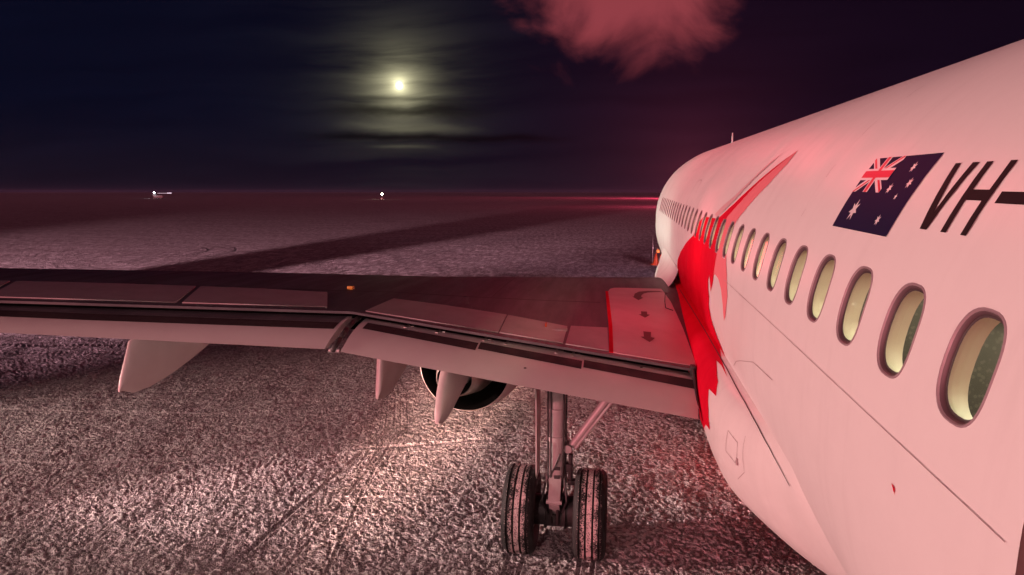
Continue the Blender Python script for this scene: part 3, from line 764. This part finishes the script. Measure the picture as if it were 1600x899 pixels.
# ---- inside the cabin
b = MB(); b.box((0, 9.0, 3.36), (3.6, 20, .04)); b.build('cabin_floor', M['cabin'], AC)
b = MB(); b.box((-.45, 9.0, 5.22), (1.5, 20, .03)); b.build('overhead_bin', M['cream'], AC)
def make_seat(y):
    t = empty('cabin_seat', (-1.12, y, 3.38)); t.parent = AC
    rot = Matrix.Rotation(radians(-10), 3, 'X')
    b = MB(); b.box((0, 0, .28), (.52, .5, .14), bev=.04); b.build('seat_cushion', M['seat'], t)
    b = MB(); b.box((0, -.27, .68), (.5, .12, .86), rot, .05); b.build('seat_back', M['seat'], t)
    b = MB(); b.box((0, -.29, 1.02), (.32, .14, .2), rot, .04); b.build('headrest', M['canvas'], t)
    return t
s0 = make_seat(3.05)
for y in (3.85, 4.65, 5.45):
    c = s0.copy(); COL.objects.link(c); c.parent = AC; c.location = (-1.12, y, 3.38)
    for ch in list(s0.children): k = ch.copy(); COL.objects.link(k); k.parent = c
cl_ = bpy.data.lights.new('cabin_lighting', 'AREA'); cl_.shape = 'RECTANGLE'; cl_.size = .35; cl_.size_y = 17.5; cl_.energy = 620; cl_.color = (1, .93, .66)
lo = bpy.data.objects.new('cabin_lighting', cl_); COL.objects.link(lo)
lo.matrix_world = AC_M @ Matrix.Translation((-.5, 10.2, 5.12)) @ Matrix.Rotation(radians(-12), 4, 'Y')

# ---- belly fairing with wing root
T = np.linspace(0, 1, 56); YF = np.unique(np.concatenate([np.linspace(3.3, 8, 48), np.linspace(8, 17, 34)]))
b = MB()
yy, tt = np.meshgrid(YF, T, indexing='ij'); PG = G(yy, tt)
rows = [list(PG[i])+[p*np.array([-1, 1, 1]) for p in PG[i][::-1][1:]] for i in range(len(YF))]
b.loft(rows); fairing = b.build('belly_fairing', M['fair'], AC, sharp=0, merge=1e-5)
gn = lambda P: np.stack([P[:, 0], 0*P[:, 0], P[:, 2]-2.7], -1)
def Gs(y, t, off=0.0): return G(y, t/4.0, off)      # t scaled so both axes are metres
gred = [(13.6, 0), (13.2, .5), (12, .8), (8, 1.1), (6.9, 1.1), (6.57, .86), (6.33, .82), (6.42, .6), (6.64, .42), (6.30, .37), (6.5, .25), (7.1, .135), (6.9, .11), (6.48, .115), (7.1, .07), (7.6, 0)]
decal('red_fairing_paint', [gred], M['red'], .004, fn=Gs, h=.05, normal=gn)
decal('fairing_joint', [strip([(12.0, .10), (8.5, .065), (6.67, .066), (5.72, .09), (5.2, .13), (4.84, .185), (4.6, .26), (4.42, .34)], .012)], M['seal'], .007, fn=Gs, h=.1, normal=gn)
decal('service_hatch', [strip([(5.68, .51), (5.43, .52), (5.44, .70), (5.50, .80), (5.72, .78), (5.68, .51)], .008), strip([(5.3, .36), (5.3, .8), (5.5, 1.0)], .005)], M['line'], .004, fn=Gs, h=.1, normal=gn)
b = MB(); b.box((0, 0, 0), (.012, .03, .06), bev=.004); hp = G(np.array(5.44), np.array(.188), .008); b.build('hatch_latch', M['line'], AC, tuple(hp))

b = MB(); rows = []
for k in np.linspace(0, 1, 12):
    y_ = 16.4-k*4.2
    w_ = max(0.0, 1-abs(y_-13.6)/2.9)
    top = (-1.955, y_, 3.40-.02*k); out = (-2.02-.30*w_**1.3, y_, 3.12-.16*w_); low = (-2.12-.22*w_, y_, 2.75-.1*w_)
    row = []
    for q_ in np.linspace(0, 1, 9):
        a_, b_, c_ = np.array(top), np.array((-2.0-.03*w_, y_, 3.16-.06*w_)), np.array(out)
        row.append((1-q_)**2*a_+2*q_*(1-q_)*b_+q_*q_*c_)
    row.append(np.array(low)); rows.append(row)
b.loft(rows); b.build('wing_root_fillet', M['fair'], AC, sharp=60)

# ---- port wing
sp_ = np.array([1.6, 1.9, 2.1, 2.5, 3, 3.6, 4.2, 5, 5.7, 6.3, 7, 8, 9, 10, 11, 12.3, 13.5, 15, 16.3, 17.0])
cc = np.concatenate([[0, .002, .006, .012, .02, .035, .05], np.linspace(.07, 1, 38)])
b = MB()
rows = []
for s_ in sp_:
    u_ = [Wg(s_, c_) for c_ in cc]; l_ = [WL(s_, c_) for c_ in cc[::-1]]
    rows.append(u_+l_[:-1])
b.loft(rows, cyc=True, caps=True); wing = b.build('wing', M['wing'], AC, sharp=50)
# wing tip fence
b = MB(); b.loft([[(-17.0, 6.9, 3.97), (-17.0, 4.4, 3.97), (-17.0, 4.0, 3.93), (-17.0, 6.2, 3.9)], [(-17.06, 5.6, 4.75), (-17.06, 4.0, 4.8), (-17.03, 3.95, 4.78), (-17.03, 5.5, 4.72)]], cyc=True, caps=True); b.build('wing_tip_fence', M['white'], wing)
def wpatch(name, pl, m, off, th=0.0, parent=wing):
    # panel standing a little proud of the wing: a top sheet with a skirt
    sc = lambda s_, c_, o_=0.0: Wg(s_, c_/5.0, o_)
    pl = [(a, c_*5.0) for a, c_ in pl]
    P, Fc, N = patch('x', sc, pl, None, None, off, .12, ret=True, normal=up)
    ob = dens(pl, .12); A = np.array(ob); top = sc(A[:, 0], A[:, 1], off); bot = sc(A[:, 0], A[:, 1], -.01)
    V2 = list(map(tuple, P)); N2 = list(map(tuple, N)); F2 = list(Fc); b0 = len(V2); n = len(ob)
    if th > 0:
        c0 = top.mean(0)
        for arr in (top, bot):
            for p in arr: V2.append(tuple(p)); dd = p-c0; dd[2] = 0; N2.append(tuple(dd/np.linalg.norm(dd)))
        for i in range(n): F2.append([b0+i, b0+(i+1) % n, b0+n+(i+1) % n, b0+n+i])
    return from_pyd(name, V2, F2, m, parent, normals=N2)
# inboard walkway panel, red edge, arrows
def rc(pl): return pl
wpatch('walkway_panel', [(3.20, .40), (3.17, .355), (3.10, .335), (2.85, .328), (2.27, .322), (2.18, .5), (2.13, .75), (2.11, .985), (2.6, .985), (3.075, .985), (3.10, .8), (3.15, .6)], M['walk'], .006, .01)
wpatch('walkway_edge_stripe', [(3.245, .40), (3.20, .40), (3.15, .6), (3.10, .8), (3.075, .985), (3.125, .985), (3.15, .8), (3.20, .6)], M['red'], .0085, .01)
wpatch('walkway_arrow', [(2.247, .375), (2.323, .362), (2.518, .366), (2.68, .385), (2.757, .42), (2.775, .46), (2.80, .463), (2.707, .505), (2.62, .47), (2.655, .463), (2.643, .435), (2.60, .41), (2.525, .393), (2.40, .382)], M['arrow'], .009)
wpatch('walkway_arrow', [(2.69, .63), (2.60, .628), (2.602, .655), (2.56, .657), (2.64, .69), (2.73, .663), (2.69, .66)], M['arrow'], .009)
wpatch('walkway_arrow', [(2.690, .808), (2.588, .807), (2.600, .845), (2.547, .847), (2.625, .882), (2.735, .852), (2.69, .848)], M['arrow'], .009)
# spoilers
SPO = 'grey spoiler panel'
for pl in ([(6.10, .775), (5.4, .785), (4.515, .808), (4.475, .975), (6.16, .975)],
           [(4.495, .810), (3.685, .846), (3.680, .977), (4.455, .975)],
           [(3.640, .838), (3.165, .815), (3.130, .98), (3.645, .98)],
           [(8.74, .66), (7.9, .68), (7.06, .715), (6.66, .955), (7.5, .955), (8.33, .957)],
           [(10.95, .63), (9.9, .64), (8.80, .66), (8.40, .957), (9.4, .955), (10.45, .955)],
           [(13.2, .62), (12, .625), (11.02, .63), (10.52, .955), (11.6, .955), (12.8, .955)]):
    wpatch('spoiler', pl, M['spoiler'], .012, .01)
wpatch('slat_joint', [(7.73, .655), (6.46, .665), (5.5, .632), (3.3, .558), (3.3, .566), (5.5, .640), (6.46, .673), (7.73, .664)], M['seal'], .003)
wpatch('slat_joint', [(2.15, .105), (5, .13), (9, .15), (13, .16), (13, .165), (9, .156), (5, .135), (2.15, .109)], M['seal'], .003)
for s_ in (4.9, 7.3, 9.8): wpatch('rib_joint', [(s_, .15), (s_+.012, .15), (s_+.012, .6), (s_, .6)], M['seal'], .003)
# small static marks on the wing
b = MB(); p = Wg(6.9, .62, .02); b.box(tuple(p), (.09, .07, .05), bev=.012); b.build('yellow_wing_block', M['yellow'], wing)  # small yellow block on the wing
b = MB(); p = Wg(3.95, .87, .03); b.box(tuple(p), (.02, .09, .05), bev=.006); b.build('spoiler_hook', M['orange'], wing)
b = MB(); b.path([tuple(Wg(2.20, .40, .02)), tuple(Wg(2.26, .46, .10)), tuple(Wg(2.30, .54, .06)), tuple(Wg(2.30, .58, .02)), tuple(Wg(2.20, .60, .02))], .006); b.build('static_cable', M['seal'], wing)

# ---- flaps
def flap_solid(name, s0_, s1_, parent=AC):
    b = MB(); rows = []
    tt = [0, .05, .12, .2, .3, .4, .5, .6, .7, .8, .9, 1.0]
    for s_ in np.linspace(s0_, s1_, 14):
        u_ = [FU(s_, t) for t in tt]
        l_ = []
        for t in tt[::-1][1:]:
            p = FU(s_, t).copy(); p[2] -= .022+.15*(1-t)**.8*(.35+.65*min(1, t*6)); l_.append(p)
        nose = FU(s_, 0).copy(); nose[1] += .07; nose[2] -= .06
        rows.append(u_+l_+[nose])
    b.loft(rows, cyc=True, caps=True)
    return b.build(name, M['flap'], parent, sharp=50)
def fpatch(name, pl, m, off, parent):
    return decal(name, [pl], m, off, fn=FU, parent=parent, normal=up, h=.1)
fi = flap_solid('inboard_flap', 2.16, 6.13)
fo = flap_solid('outboard_flap', 6.32, 14.2)
for a, b_ in ((2.17, 3.41), (3.43, 4.64), (4.66, 6.05)):
    fpatch('flap_band', [(a, .24), (b_, .20), (b_, .42), (a, .47)], M['band'], .004, fi)
fpatch('flap_nose_strip', [(6.36, .03), (14.1, .03), (14.1, .35), (9.0, .35), (6.36, .32)], M['wing'], .003, fo)
fpatch('flap_band', [(6.36, .33), (9.0, .36), (14.1, .36), (14.1, .62), (9.0, .60), (6.36, .55)], M['band'], .004, fo)
for (s_, t) in ((4.05, .68), (2.75, .13), (5.2, .1)):
    b = MB(); p = FU(s_, t, .006); b.lathe([(0.0, .006), (.014, .006), (.018, 0)], 'Z', 14, tuple(p)); b.build('drain_boss', M['seal'], fi)
fpatch('slot_seal', [(3.66, .0), (4.34, .0), (4.34, .075), (3.66, .07)], M['spoiler'], .005, fi)
fpatch('slot_seal', [(2.2, .06), (2.95, .03), (2.95, .09), (2.2, .13)], M['metal'], .005, fi)
# flap end rib and track in the gap between the flaps
b = MB()
b.path([tuple(FU(6.22, t, .0)) for t in (-.3, 0, .25, .5, .75, 1.0)], .03, 8); b.build('flap_end_track', M['dark'], AC)
b = MB(); p = FU(6.22, .95, -.03); b.tube((p[0]-.06, p[1], p[2]), (p[0]+.07, p[1], p[2]), .03); b.build('flap_end_roller', M['steel'], AC)
# rear spar in the slot ahead of the flap, blackened for the slot's shade
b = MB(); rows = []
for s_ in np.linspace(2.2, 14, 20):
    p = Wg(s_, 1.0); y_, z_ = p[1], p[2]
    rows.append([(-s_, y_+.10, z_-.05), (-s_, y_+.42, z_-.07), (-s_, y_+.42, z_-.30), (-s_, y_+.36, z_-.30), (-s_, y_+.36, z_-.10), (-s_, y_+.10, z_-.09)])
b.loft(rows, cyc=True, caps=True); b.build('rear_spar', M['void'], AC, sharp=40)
for s_ in (3.55, 3.75, 4.35, 4.62, 5.2, 5.6):
    b = MB(); p = Wg(s_, 1.0); b.box((-s_, p[1]+.12, p[2]-.12), (.035, .34, .10), bev=.01); b.box((-s_+.05, p[1]+.05, p[2]-.10), (.07, .05, .05), bev=.01)
    b.build('flap_lever', M['metal'], AC)
b = MB(); b.box((-2.165, 7.19, 2.655), (.022, .86, .075), Matrix.Rotation(radians(25), 3, 'X'), .01); b.box((-2.16, 7.58, 2.80), (.06, .14, .12), bev=.02); b.build('flap_root_seal', M['dark'], AC)
# ---- flap track fairings
def track_fairing(s_, prof, wmax):
    # prof: list of (y, z_top, z_keel, width 0..1)
    b = MB(); rows = []
    for (y_, zt, zk, wd) in prof:
        hw = wmax/2*wd; row = []
        n = 20
        for i in range(n):
            t = 2*pi*i/n
            cx_ = math.copysign(abs(cos(t))**.75, cos(t))*hw
            sz = sin(t); cz_ = (zt+zk)/2+(zt-zk)/2*math.copysign(abs(sz)**.9, sz)
            squeeze = 1-.80*max(0, -sz)
            row.append((-s_+cx_*squeeze, y_, cz_))
        rows.append(row)
    b.loft(rows, cyc=True, caps=True); return b.build('flap_track_fairing', M['nacelle'], AC, sharp=60)
def ftf(s_, yt, zt_tip, wmax, depth, length):
    te_y, te_z = float(ip(TEF, s_, 1)), float(ip(TEF, s_, 2))
    prof = [(yt, zt_tip+.03, zt_tip, .10), (yt+.05, zt_tip+.16, zt_tip+.0, .22)]
    for k in np.linspace(.06, 1, 12):
        y_ = yt+.05+k*length
        top = min(te_z-.03+(y_-te_y)*.40, float(ip(ZT, s_))-.16) if y_ > te_y-.02 else zt_tip+(te_z-.02-zt_tip)*((y_-yt)/max(te_y-yt, .01))**.7
        bul = sin(pi*min(1, k*1.0+.0)**.55)
        keel = zt_tip+(te_z-zt_tip+.0)*k**1.25-depth*bul*.30
        prof.append((y_, top, min(keel, top-.04), .22+.78*sin(pi*min(.5, k*.75))))
    prof.append((prof[-1][0]+.25, prof[-1][1], prof[-1][1]-.03, .1))
    return track_fairing(s_, prof, wmax)
ftf(4.93, 6.50, 2.39, .40, .5, 2.6)
ftf(5.93, 7.35, 2.33, .34, .5, 2.6)
ftf(8.40, 6.10, 2.70, .27, .5, 2.9)
ftf(11.9, 5.3, 3.05, .34, .4, 2.4)

# ---- engine under the wing
EX, EY, EZ = -5.70, 11.0, 1.72
en = empty('engine', (EX, EY, EZ)); en.parent = AC
b = MB(); b.lathe([(.812, .004), (.835, .03), (.96, .55), (1.06, 1.4), (1.10, 2.4), (1.06, 3.2), (.96, 3.55), (.88, 3.5), (.82, 3.0)], 'Y', 64); b.build('nacelle', M['nacelle'], en, sharp=60)
b = MB(); b.lathe([(.816, .01), (.806, -.004), (.79, .02), (.78, .4), (.78, 1.6), (.0, 1.62)], 'Y', 64); b.build('fan_duct', M['void'], en, sharp=60)
b = MB(); b.lathe([(.30, -.75), (.315, -.74), (.42, -.35), (.53, .1), (.57, .6), (.55, 1.5)], 'Y', 48); b.build('core_cowl', M['metal'], en, sharp=60)
b = MB(); b.lathe([(.0, -1.15), (.05, -1.1), (.16, -.8), (.22, -.4), (.22, .2)], 'Y', 32); b.build('exhaust_plug', M['metal'], en, sharp=60)
b = MB(); b.lathe([(.29, -.74), (.28, -.3), (.2, -.1)], 'Y', 32); b.build('core_nozzle', M['void'], en)
b = MB(); b.loft([[(-.06, -1.6, 1.22), (.06, -1.6, 1.22), (.06, -1.6, 1.10), (-.06, -1.6, 1.10)], [(-.2, -.2, 1.35), (.2, -.2, 1.35), (.2, -.2, .50), (-.2, -.2, .50)], [(-.2, 1.5, 1.3), (.2, 1.5, 1.3), (.2, 1.5, .6), (-.2, 1.5, .6)], [(-.1, 2.4, 1.15), (.1, 2.4, 1.15), (.1, 2.4, .9), (-.1, 2.4, .9)]], cyc=True, caps=True); b.build('pylon', M['metal'], en, sharp=30)

# ---- main landing gear
GX = -3.795; gearg = empty('main_landing_gear', (GX, YG, 0)); gearg.parent = AC
def add(name, b, m, **k): return b.build(name, m, gearg, **k)
b = MB(); b.tube((0, 0, .95), (0, .02, 3.1), .125, seg=28); b.tube((0, 0, 1.0), (0, 0, 1.10), .145, seg=28); b.tube((0, 0, 1.60), (0, 0, 1.66), .142, seg=28); b.tube((0, .0, 2.0), (0, .0, 2.04), .137, seg=28)
add('shock_strut', b, M['gearpaint'])
b = MB(); b.tube((0, 0, .45), (0, 0, .97), .085, seg=24); b.tube((0, 0, .44), (0, 0, .72), .12, .10, seg=24); add('piston', b, M['metal'])
b = MB(); b.tube((-.62, 0, .585), (.62, 0, .585), .075, seg=20); add('axle', b, M['metal'])
for sx in (-1, 1):
    b = MB(); b.tube((sx*.10, 0, .585), (sx*.34, 0, .585), .20, seg=28); b.tube((sx*.12, 0, .585), (sx*.14, 0, .585), .235, seg=28)
    for k in range(6):
        t = 2*pi*k/6; b.tube((sx*.05, .14*cos(t), .585+.14*sin(t)), (sx*.13, .14*cos(t), .585+.14*sin(t)), .038, seg=10)
    add('brake_pack', b, M['dark'])
b = MB(); b.box((0, -.20, .98), (.16, .06, .34), Matrix.Rotation(radians(-38), 3, 'X'), .02); b.box((0, -.20, .72), (.14, .06, .30), Matrix.Rotation(radians(40), 3, 'X'), .02); b.tube((-.10, -.30, .85), (.10, -.30, .85), .028, seg=12); add('torque_link', b, M['gearpaint'])
b = MB(); b.tube((.20, .02, 1.50), (1.05, .06, 2.75), .055, seg=16); b.tube((.10, .0, 1.42), (.22, .02, 1.54), .04, seg=12); b.tube((.15, -.08, 1.49), (.15, .10, 1.49), .055, seg=16); b.tube((.25, -.05, 1.50), (1.05, .0, 2.62), .02, seg=10); add('side_stay', b, M['gearpaint'])
b = MB(); b.box((.17, -.02, 1.22), (.08, .10, .12), bev=.015); b.tube((.19, -.02, 1.02), (.19, -.02, 1.40), .03, seg=12); b.box((.22, -.03, 1.02), (.13, .09, .07), bev=.015); add('hydraulic_valve', b, M['dark'])
b = MB()
for q_, (xo, yo) in enumerate(((-.10, -.10), (-.06, -.13), (.09, -.11), (.12, -.06))):
    b.path([(xo*.6, yo-.1, .62), (xo, yo, .95), (xo*1.05, yo, 1.5), (xo*1.1, yo*.95, 2.2), (xo, yo, 3.0)], .011, 6)
b.path([(-.11, -.10, 1.05), (.0, -.15, 1.28), (.06, -.14, 1.45)], .010, 6)
b.path([(.1, -.2, .66), (.16, -.26, .85), (.12, -.16, 1.12)], .014, 6); b.path([(-.1, -.2, .66), (-.17, -.24, .82), (-.13, -.16, 1.05)], .014, 6)
b.path([(-.05, -.2, .5), (-.05, -.22, .8)], .02, 8); b.path([(.04, -.2, .48), (.04, -.22, .78)], .02, 8); b.box((0, -.14, .86), (.22, .10, .05), bev=.01); b.box((0, -.13, .52), (.30, .10, .16), bev=.03)
add('brake_hose', b, M['dark'])
for (xx, zz) in ((.02, 1.24), (.02, 1.12)):
    b = MB(); b.box((xx, -.135, zz), (.08, .02, .045), bev=.008); add('data_plate', b, M['seal'])
b = MB(); b.loft([[(-.27, -.10, 1.06), (-.25, -.10, 1.06), (-.25, .24, 1.06), (-.27, .24, 1.06)], [(-.27, -.14, 2.0), (-.25, -.14, 2.0), (-.25, .3, 2.0), (-.27, .3, 2.0)], [(-.29, -.14, 2.95), (-.27, -.14, 2.95), (-.27, .3, 2.95), (-.29, .3, 2.95)]], cyc=True, caps=True); add('gear_door', b, M['gearpaint'], sharp=30)
def tyre_prof():
    hw = .215; pr = [(.27, -.16), (.33, -.195), (.42, -hw), (.50, -.208), (.545, -.19), (.570, -.162)]
    for x_ in (-.125, -.045, .045, .125):
        pr += [(.583, x_-.014), (.560, x_-.010), (.560, x_+.010), (.583, x_+.014)]
    pr += [(.570, .162), (.545, .19), (.50, .208), (.42, hw), (.33, .195), (.27, .16)]
    return pr
def make_wheel(x):
    t = empty('gear_wheel', (x, 0, .575)); t.parent = gearg
    return t
for sx in (-.4635, .4635):
    b = MB(); b.lathe(tyre_prof(), 'X', 96); ty_ = b.build('tyre', M['tyre'], gearg, loc=(sx, 0, .578), sharp=50)
    b = MB(); b.lathe([(.0, -.05), (.10, -.06), (.20, -.10), (.25, -.15), (.285, -.165), (.285, .165), (.25, .15), (.20, .10), (.10, .06), (0, .05)], 'X', 40); b.build('wheel_rim', M['metal'], ty_, sharp=40)

# ---- aerials and beacon
b = MB(); b.loft([[(-.012, 19.15, 5.90), (.012, 19.15, 5.90), (.012, 19.42, 5.90), (-.012, 19.42, 5.90)], [(-.008, 19.25, 6.30), (.008, 19.25, 6.30), (.008, 19.36, 6.30), (-.008, 19.36, 6.30)]], cyc=True, caps=True); b.build('blade_antenna', M['fwhite'], AC)
b = MB(); b.lathe([(.0, -.14), (.06, -.12), (.09, -.06), (.10, 0.02)], 'Z', 24, (0, 14.2, 1.62)); b.build('belly_beacon', M['lampred'], AC)
b = MB(); b.box((-.75, 23.3, 5.28), (.05, .12, .10), bev=.01); b.build('nose_probe', M['steel'], AC)
# ---- tail, behind the viewer
b = MB(); rows = []
for (z_, yl, yt, th) in ((5.3, -2.2, -7.6, .34), (6.2, -3.0, -7.9, .30), (9.0, -5.2, -8.8, .2), (11.4, -7.1, -9.4, .12)):
    rows.append([(0, yl, z_), (-th/2, yl*.7+yt*.3, z_), (-th*.3, yl*.3+yt*.7, z_), (0, yt, z_), (th*.3, yl*.3+yt*.7, z_), (th/2, yl*.7+yt*.3, z_)])
b.loft(rows, cyc=True, caps=True); b.build('tail_fin', M['red'], AC, sharp=60)

# ================================================================== things out on the field
def light_tower(name, x, y, h, m, head, label, cat='light tower'):
    t = empty(name, (x, y, 0)); tag(t, label, cat)
    b = MB(); b.box((0, 0, .55), (1.4, 2.0, .8), bev=.08); b.box((0, 0, .12), (1.1, 2.6, .12), bev=.03)
    for sx in (-.65, .65): b.tube((sx-.08, 0, .3), (sx+.08, 0, .3), .3, seg=18)
    b.build('trailer', M['steel'], t)
    b = MB(); b.tube((0, 0, .9), (0, 0, h), .09, .06, seg=12); b.box((0, 0, h), (head*2, .15, .12), bev=.02); b.build('mast', M['steel'], t)
    b = MB(); b.lathe([(0, -head*.9), (head*.5, -head*.75), (head*.87, -head*.35), (head, 0), (head*.8, .1), (0, .12)], 'Y', 24, (0, -.15, h)); b.build('lamp_head', m, t)
    return t
def gp(px_x, px_y, dist_y):       # ground position of a far thing in a given direction
    v = pix_dir(px_x, px_y); k = dist_y/v.y
    return (-3.05+v.x*k, dist_y, 4.84+v.z*k)
a_ = gp(597, 303.5, 420); light_tower('light_tower', a_[0], a_[1], max(a_[2], 2.2), M['lampy'], .55, 'bright warm floodlight on a mast at the horizon, right below the moon')
# distant vehicle with its lamps on
a_ = gp(243, 301.5, 420)
t = empty('snow_vehicle', (a_[0], a_[1], 0)); tag(t, 'far vehicle at the left horizon with white work lamp on', 'vehicle')
hh = max(a_[2], 2.6)
b = MB(); b.box((2.5, 0, 1.6), (7.0, 2.6, 1.7), bev=.2); b.box((-.6, 0, 2.6), (2.0, 2.3, 1.3), bev=.2); b.build('body', M['canvas'], t)
for x_ in (-.4, 2.0, 4.4):
    b = MB(); b.tube((x_, -1.35, .7), (x_, 1.35, .7), .7, seg=20); b.build('wheel', M['dark'], t)
b = MB(); b.lathe([(0, -.4), (.3, -.34), (.48, -.1), (.5, 0), (.4, .08), (0, .1)], 'Y', 20, (0, -1.45, hh)); b.build('work_lamp', M['lampw'], t)
b = MB(); b.box((11.8, -1.45, hh-.2), (3.4, .1, .35), bev=.05); b.box((6.5, -1.3, hh-.3), (8, .08, .1)); b.build('marker_lamp', M['lampdim'], t)
# orange marker cluster beside the nose
a_ = gp(1027, 401, 46)
t = empty('marker_stand', (a_[0]-.15, 44.5, 0)); tag(t, 'orange glowing marker stand on the snow just left of the aircraft nose', 'marker')
b = MB(); b.lathe([(.0, .78), (.05, .78), (.20, .10), (.34, .08), (.34, 0), (0, 0)], 'Z', 20); b.build('cone', M['orange'], t)
b = MB(); b.box((.45, 0, .45), (.42, .3, .5), bev=.05); b.box((.45, -.16, .75), (.3, .05, .12), bev=.02); b.build('box', M['orange'], t)
b = MB(); b.tube((-.22, 0, 0), (-.25, 0, 1.9), .03, seg=10); b.build('pole', M['steel'], t)
b = MB(); b.tube((.1, -.25, .85), (.1, -.25, 1.05), .09, seg=12); b.tube((.42, -.25, .72), (.42, -.25, .82), .07, seg=12); b.build('hazard_lamp', M['lampor'], t)
# thin ice haze over the field
b = MB(); b.box((0, 0, 13.0), (18600, 18600, 31.0)); hz_ = b.build('haze', None, sharp=0); hz_['kind'] = 'stuff'; hz_['label'] = 'thin ice haze lying over the snow field'
hm = bpy.data.materials.new('ice_haze'); hm.use_nodes = True; hn = hm.node_tree
for n in list(hn.nodes): hn.nodes.remove(n)
pv = hn.nodes.new('ShaderNodeVolumePrincipled'); pv.inputs['Density'].default_value = 2.2e-5; pv.inputs['Color'].default_value = (.72, .70, 1, 1)
ho = hn.nodes.new('ShaderNodeOutputMaterial'); hn.links.new(pv.outputs[0], ho.inputs['Volume']); hz_.data.materials.append(hm)
# unseen truck added to cast the dark band on the far snow
t = empty('unseen_shadow_truck', (-33.0, -2, 0), radians(-4)); tag(t, 'unseen grey box truck added to cast a dark band on the far snow', 'truck')
b = MB(); b.box((0, 0, 3.1), (3.0, 5.5, 4.8), bev=.08); b.build('cargo_box', M['canvas'], t)
b = MB(); b.box((0, 4.0, 1.8), (2.4, 1.9, 2.2), bev=.25); b.build('cab', M['orange'], t)
for x_ in (-1.2, 1.2):
    for y_ in (-1.8, 3.6):
        b = MB(); b.tube((x_-.2, y_, .55), (x_+.2, y_, .55), .55, seg=24); b.build('wheel', M['dark'], t)
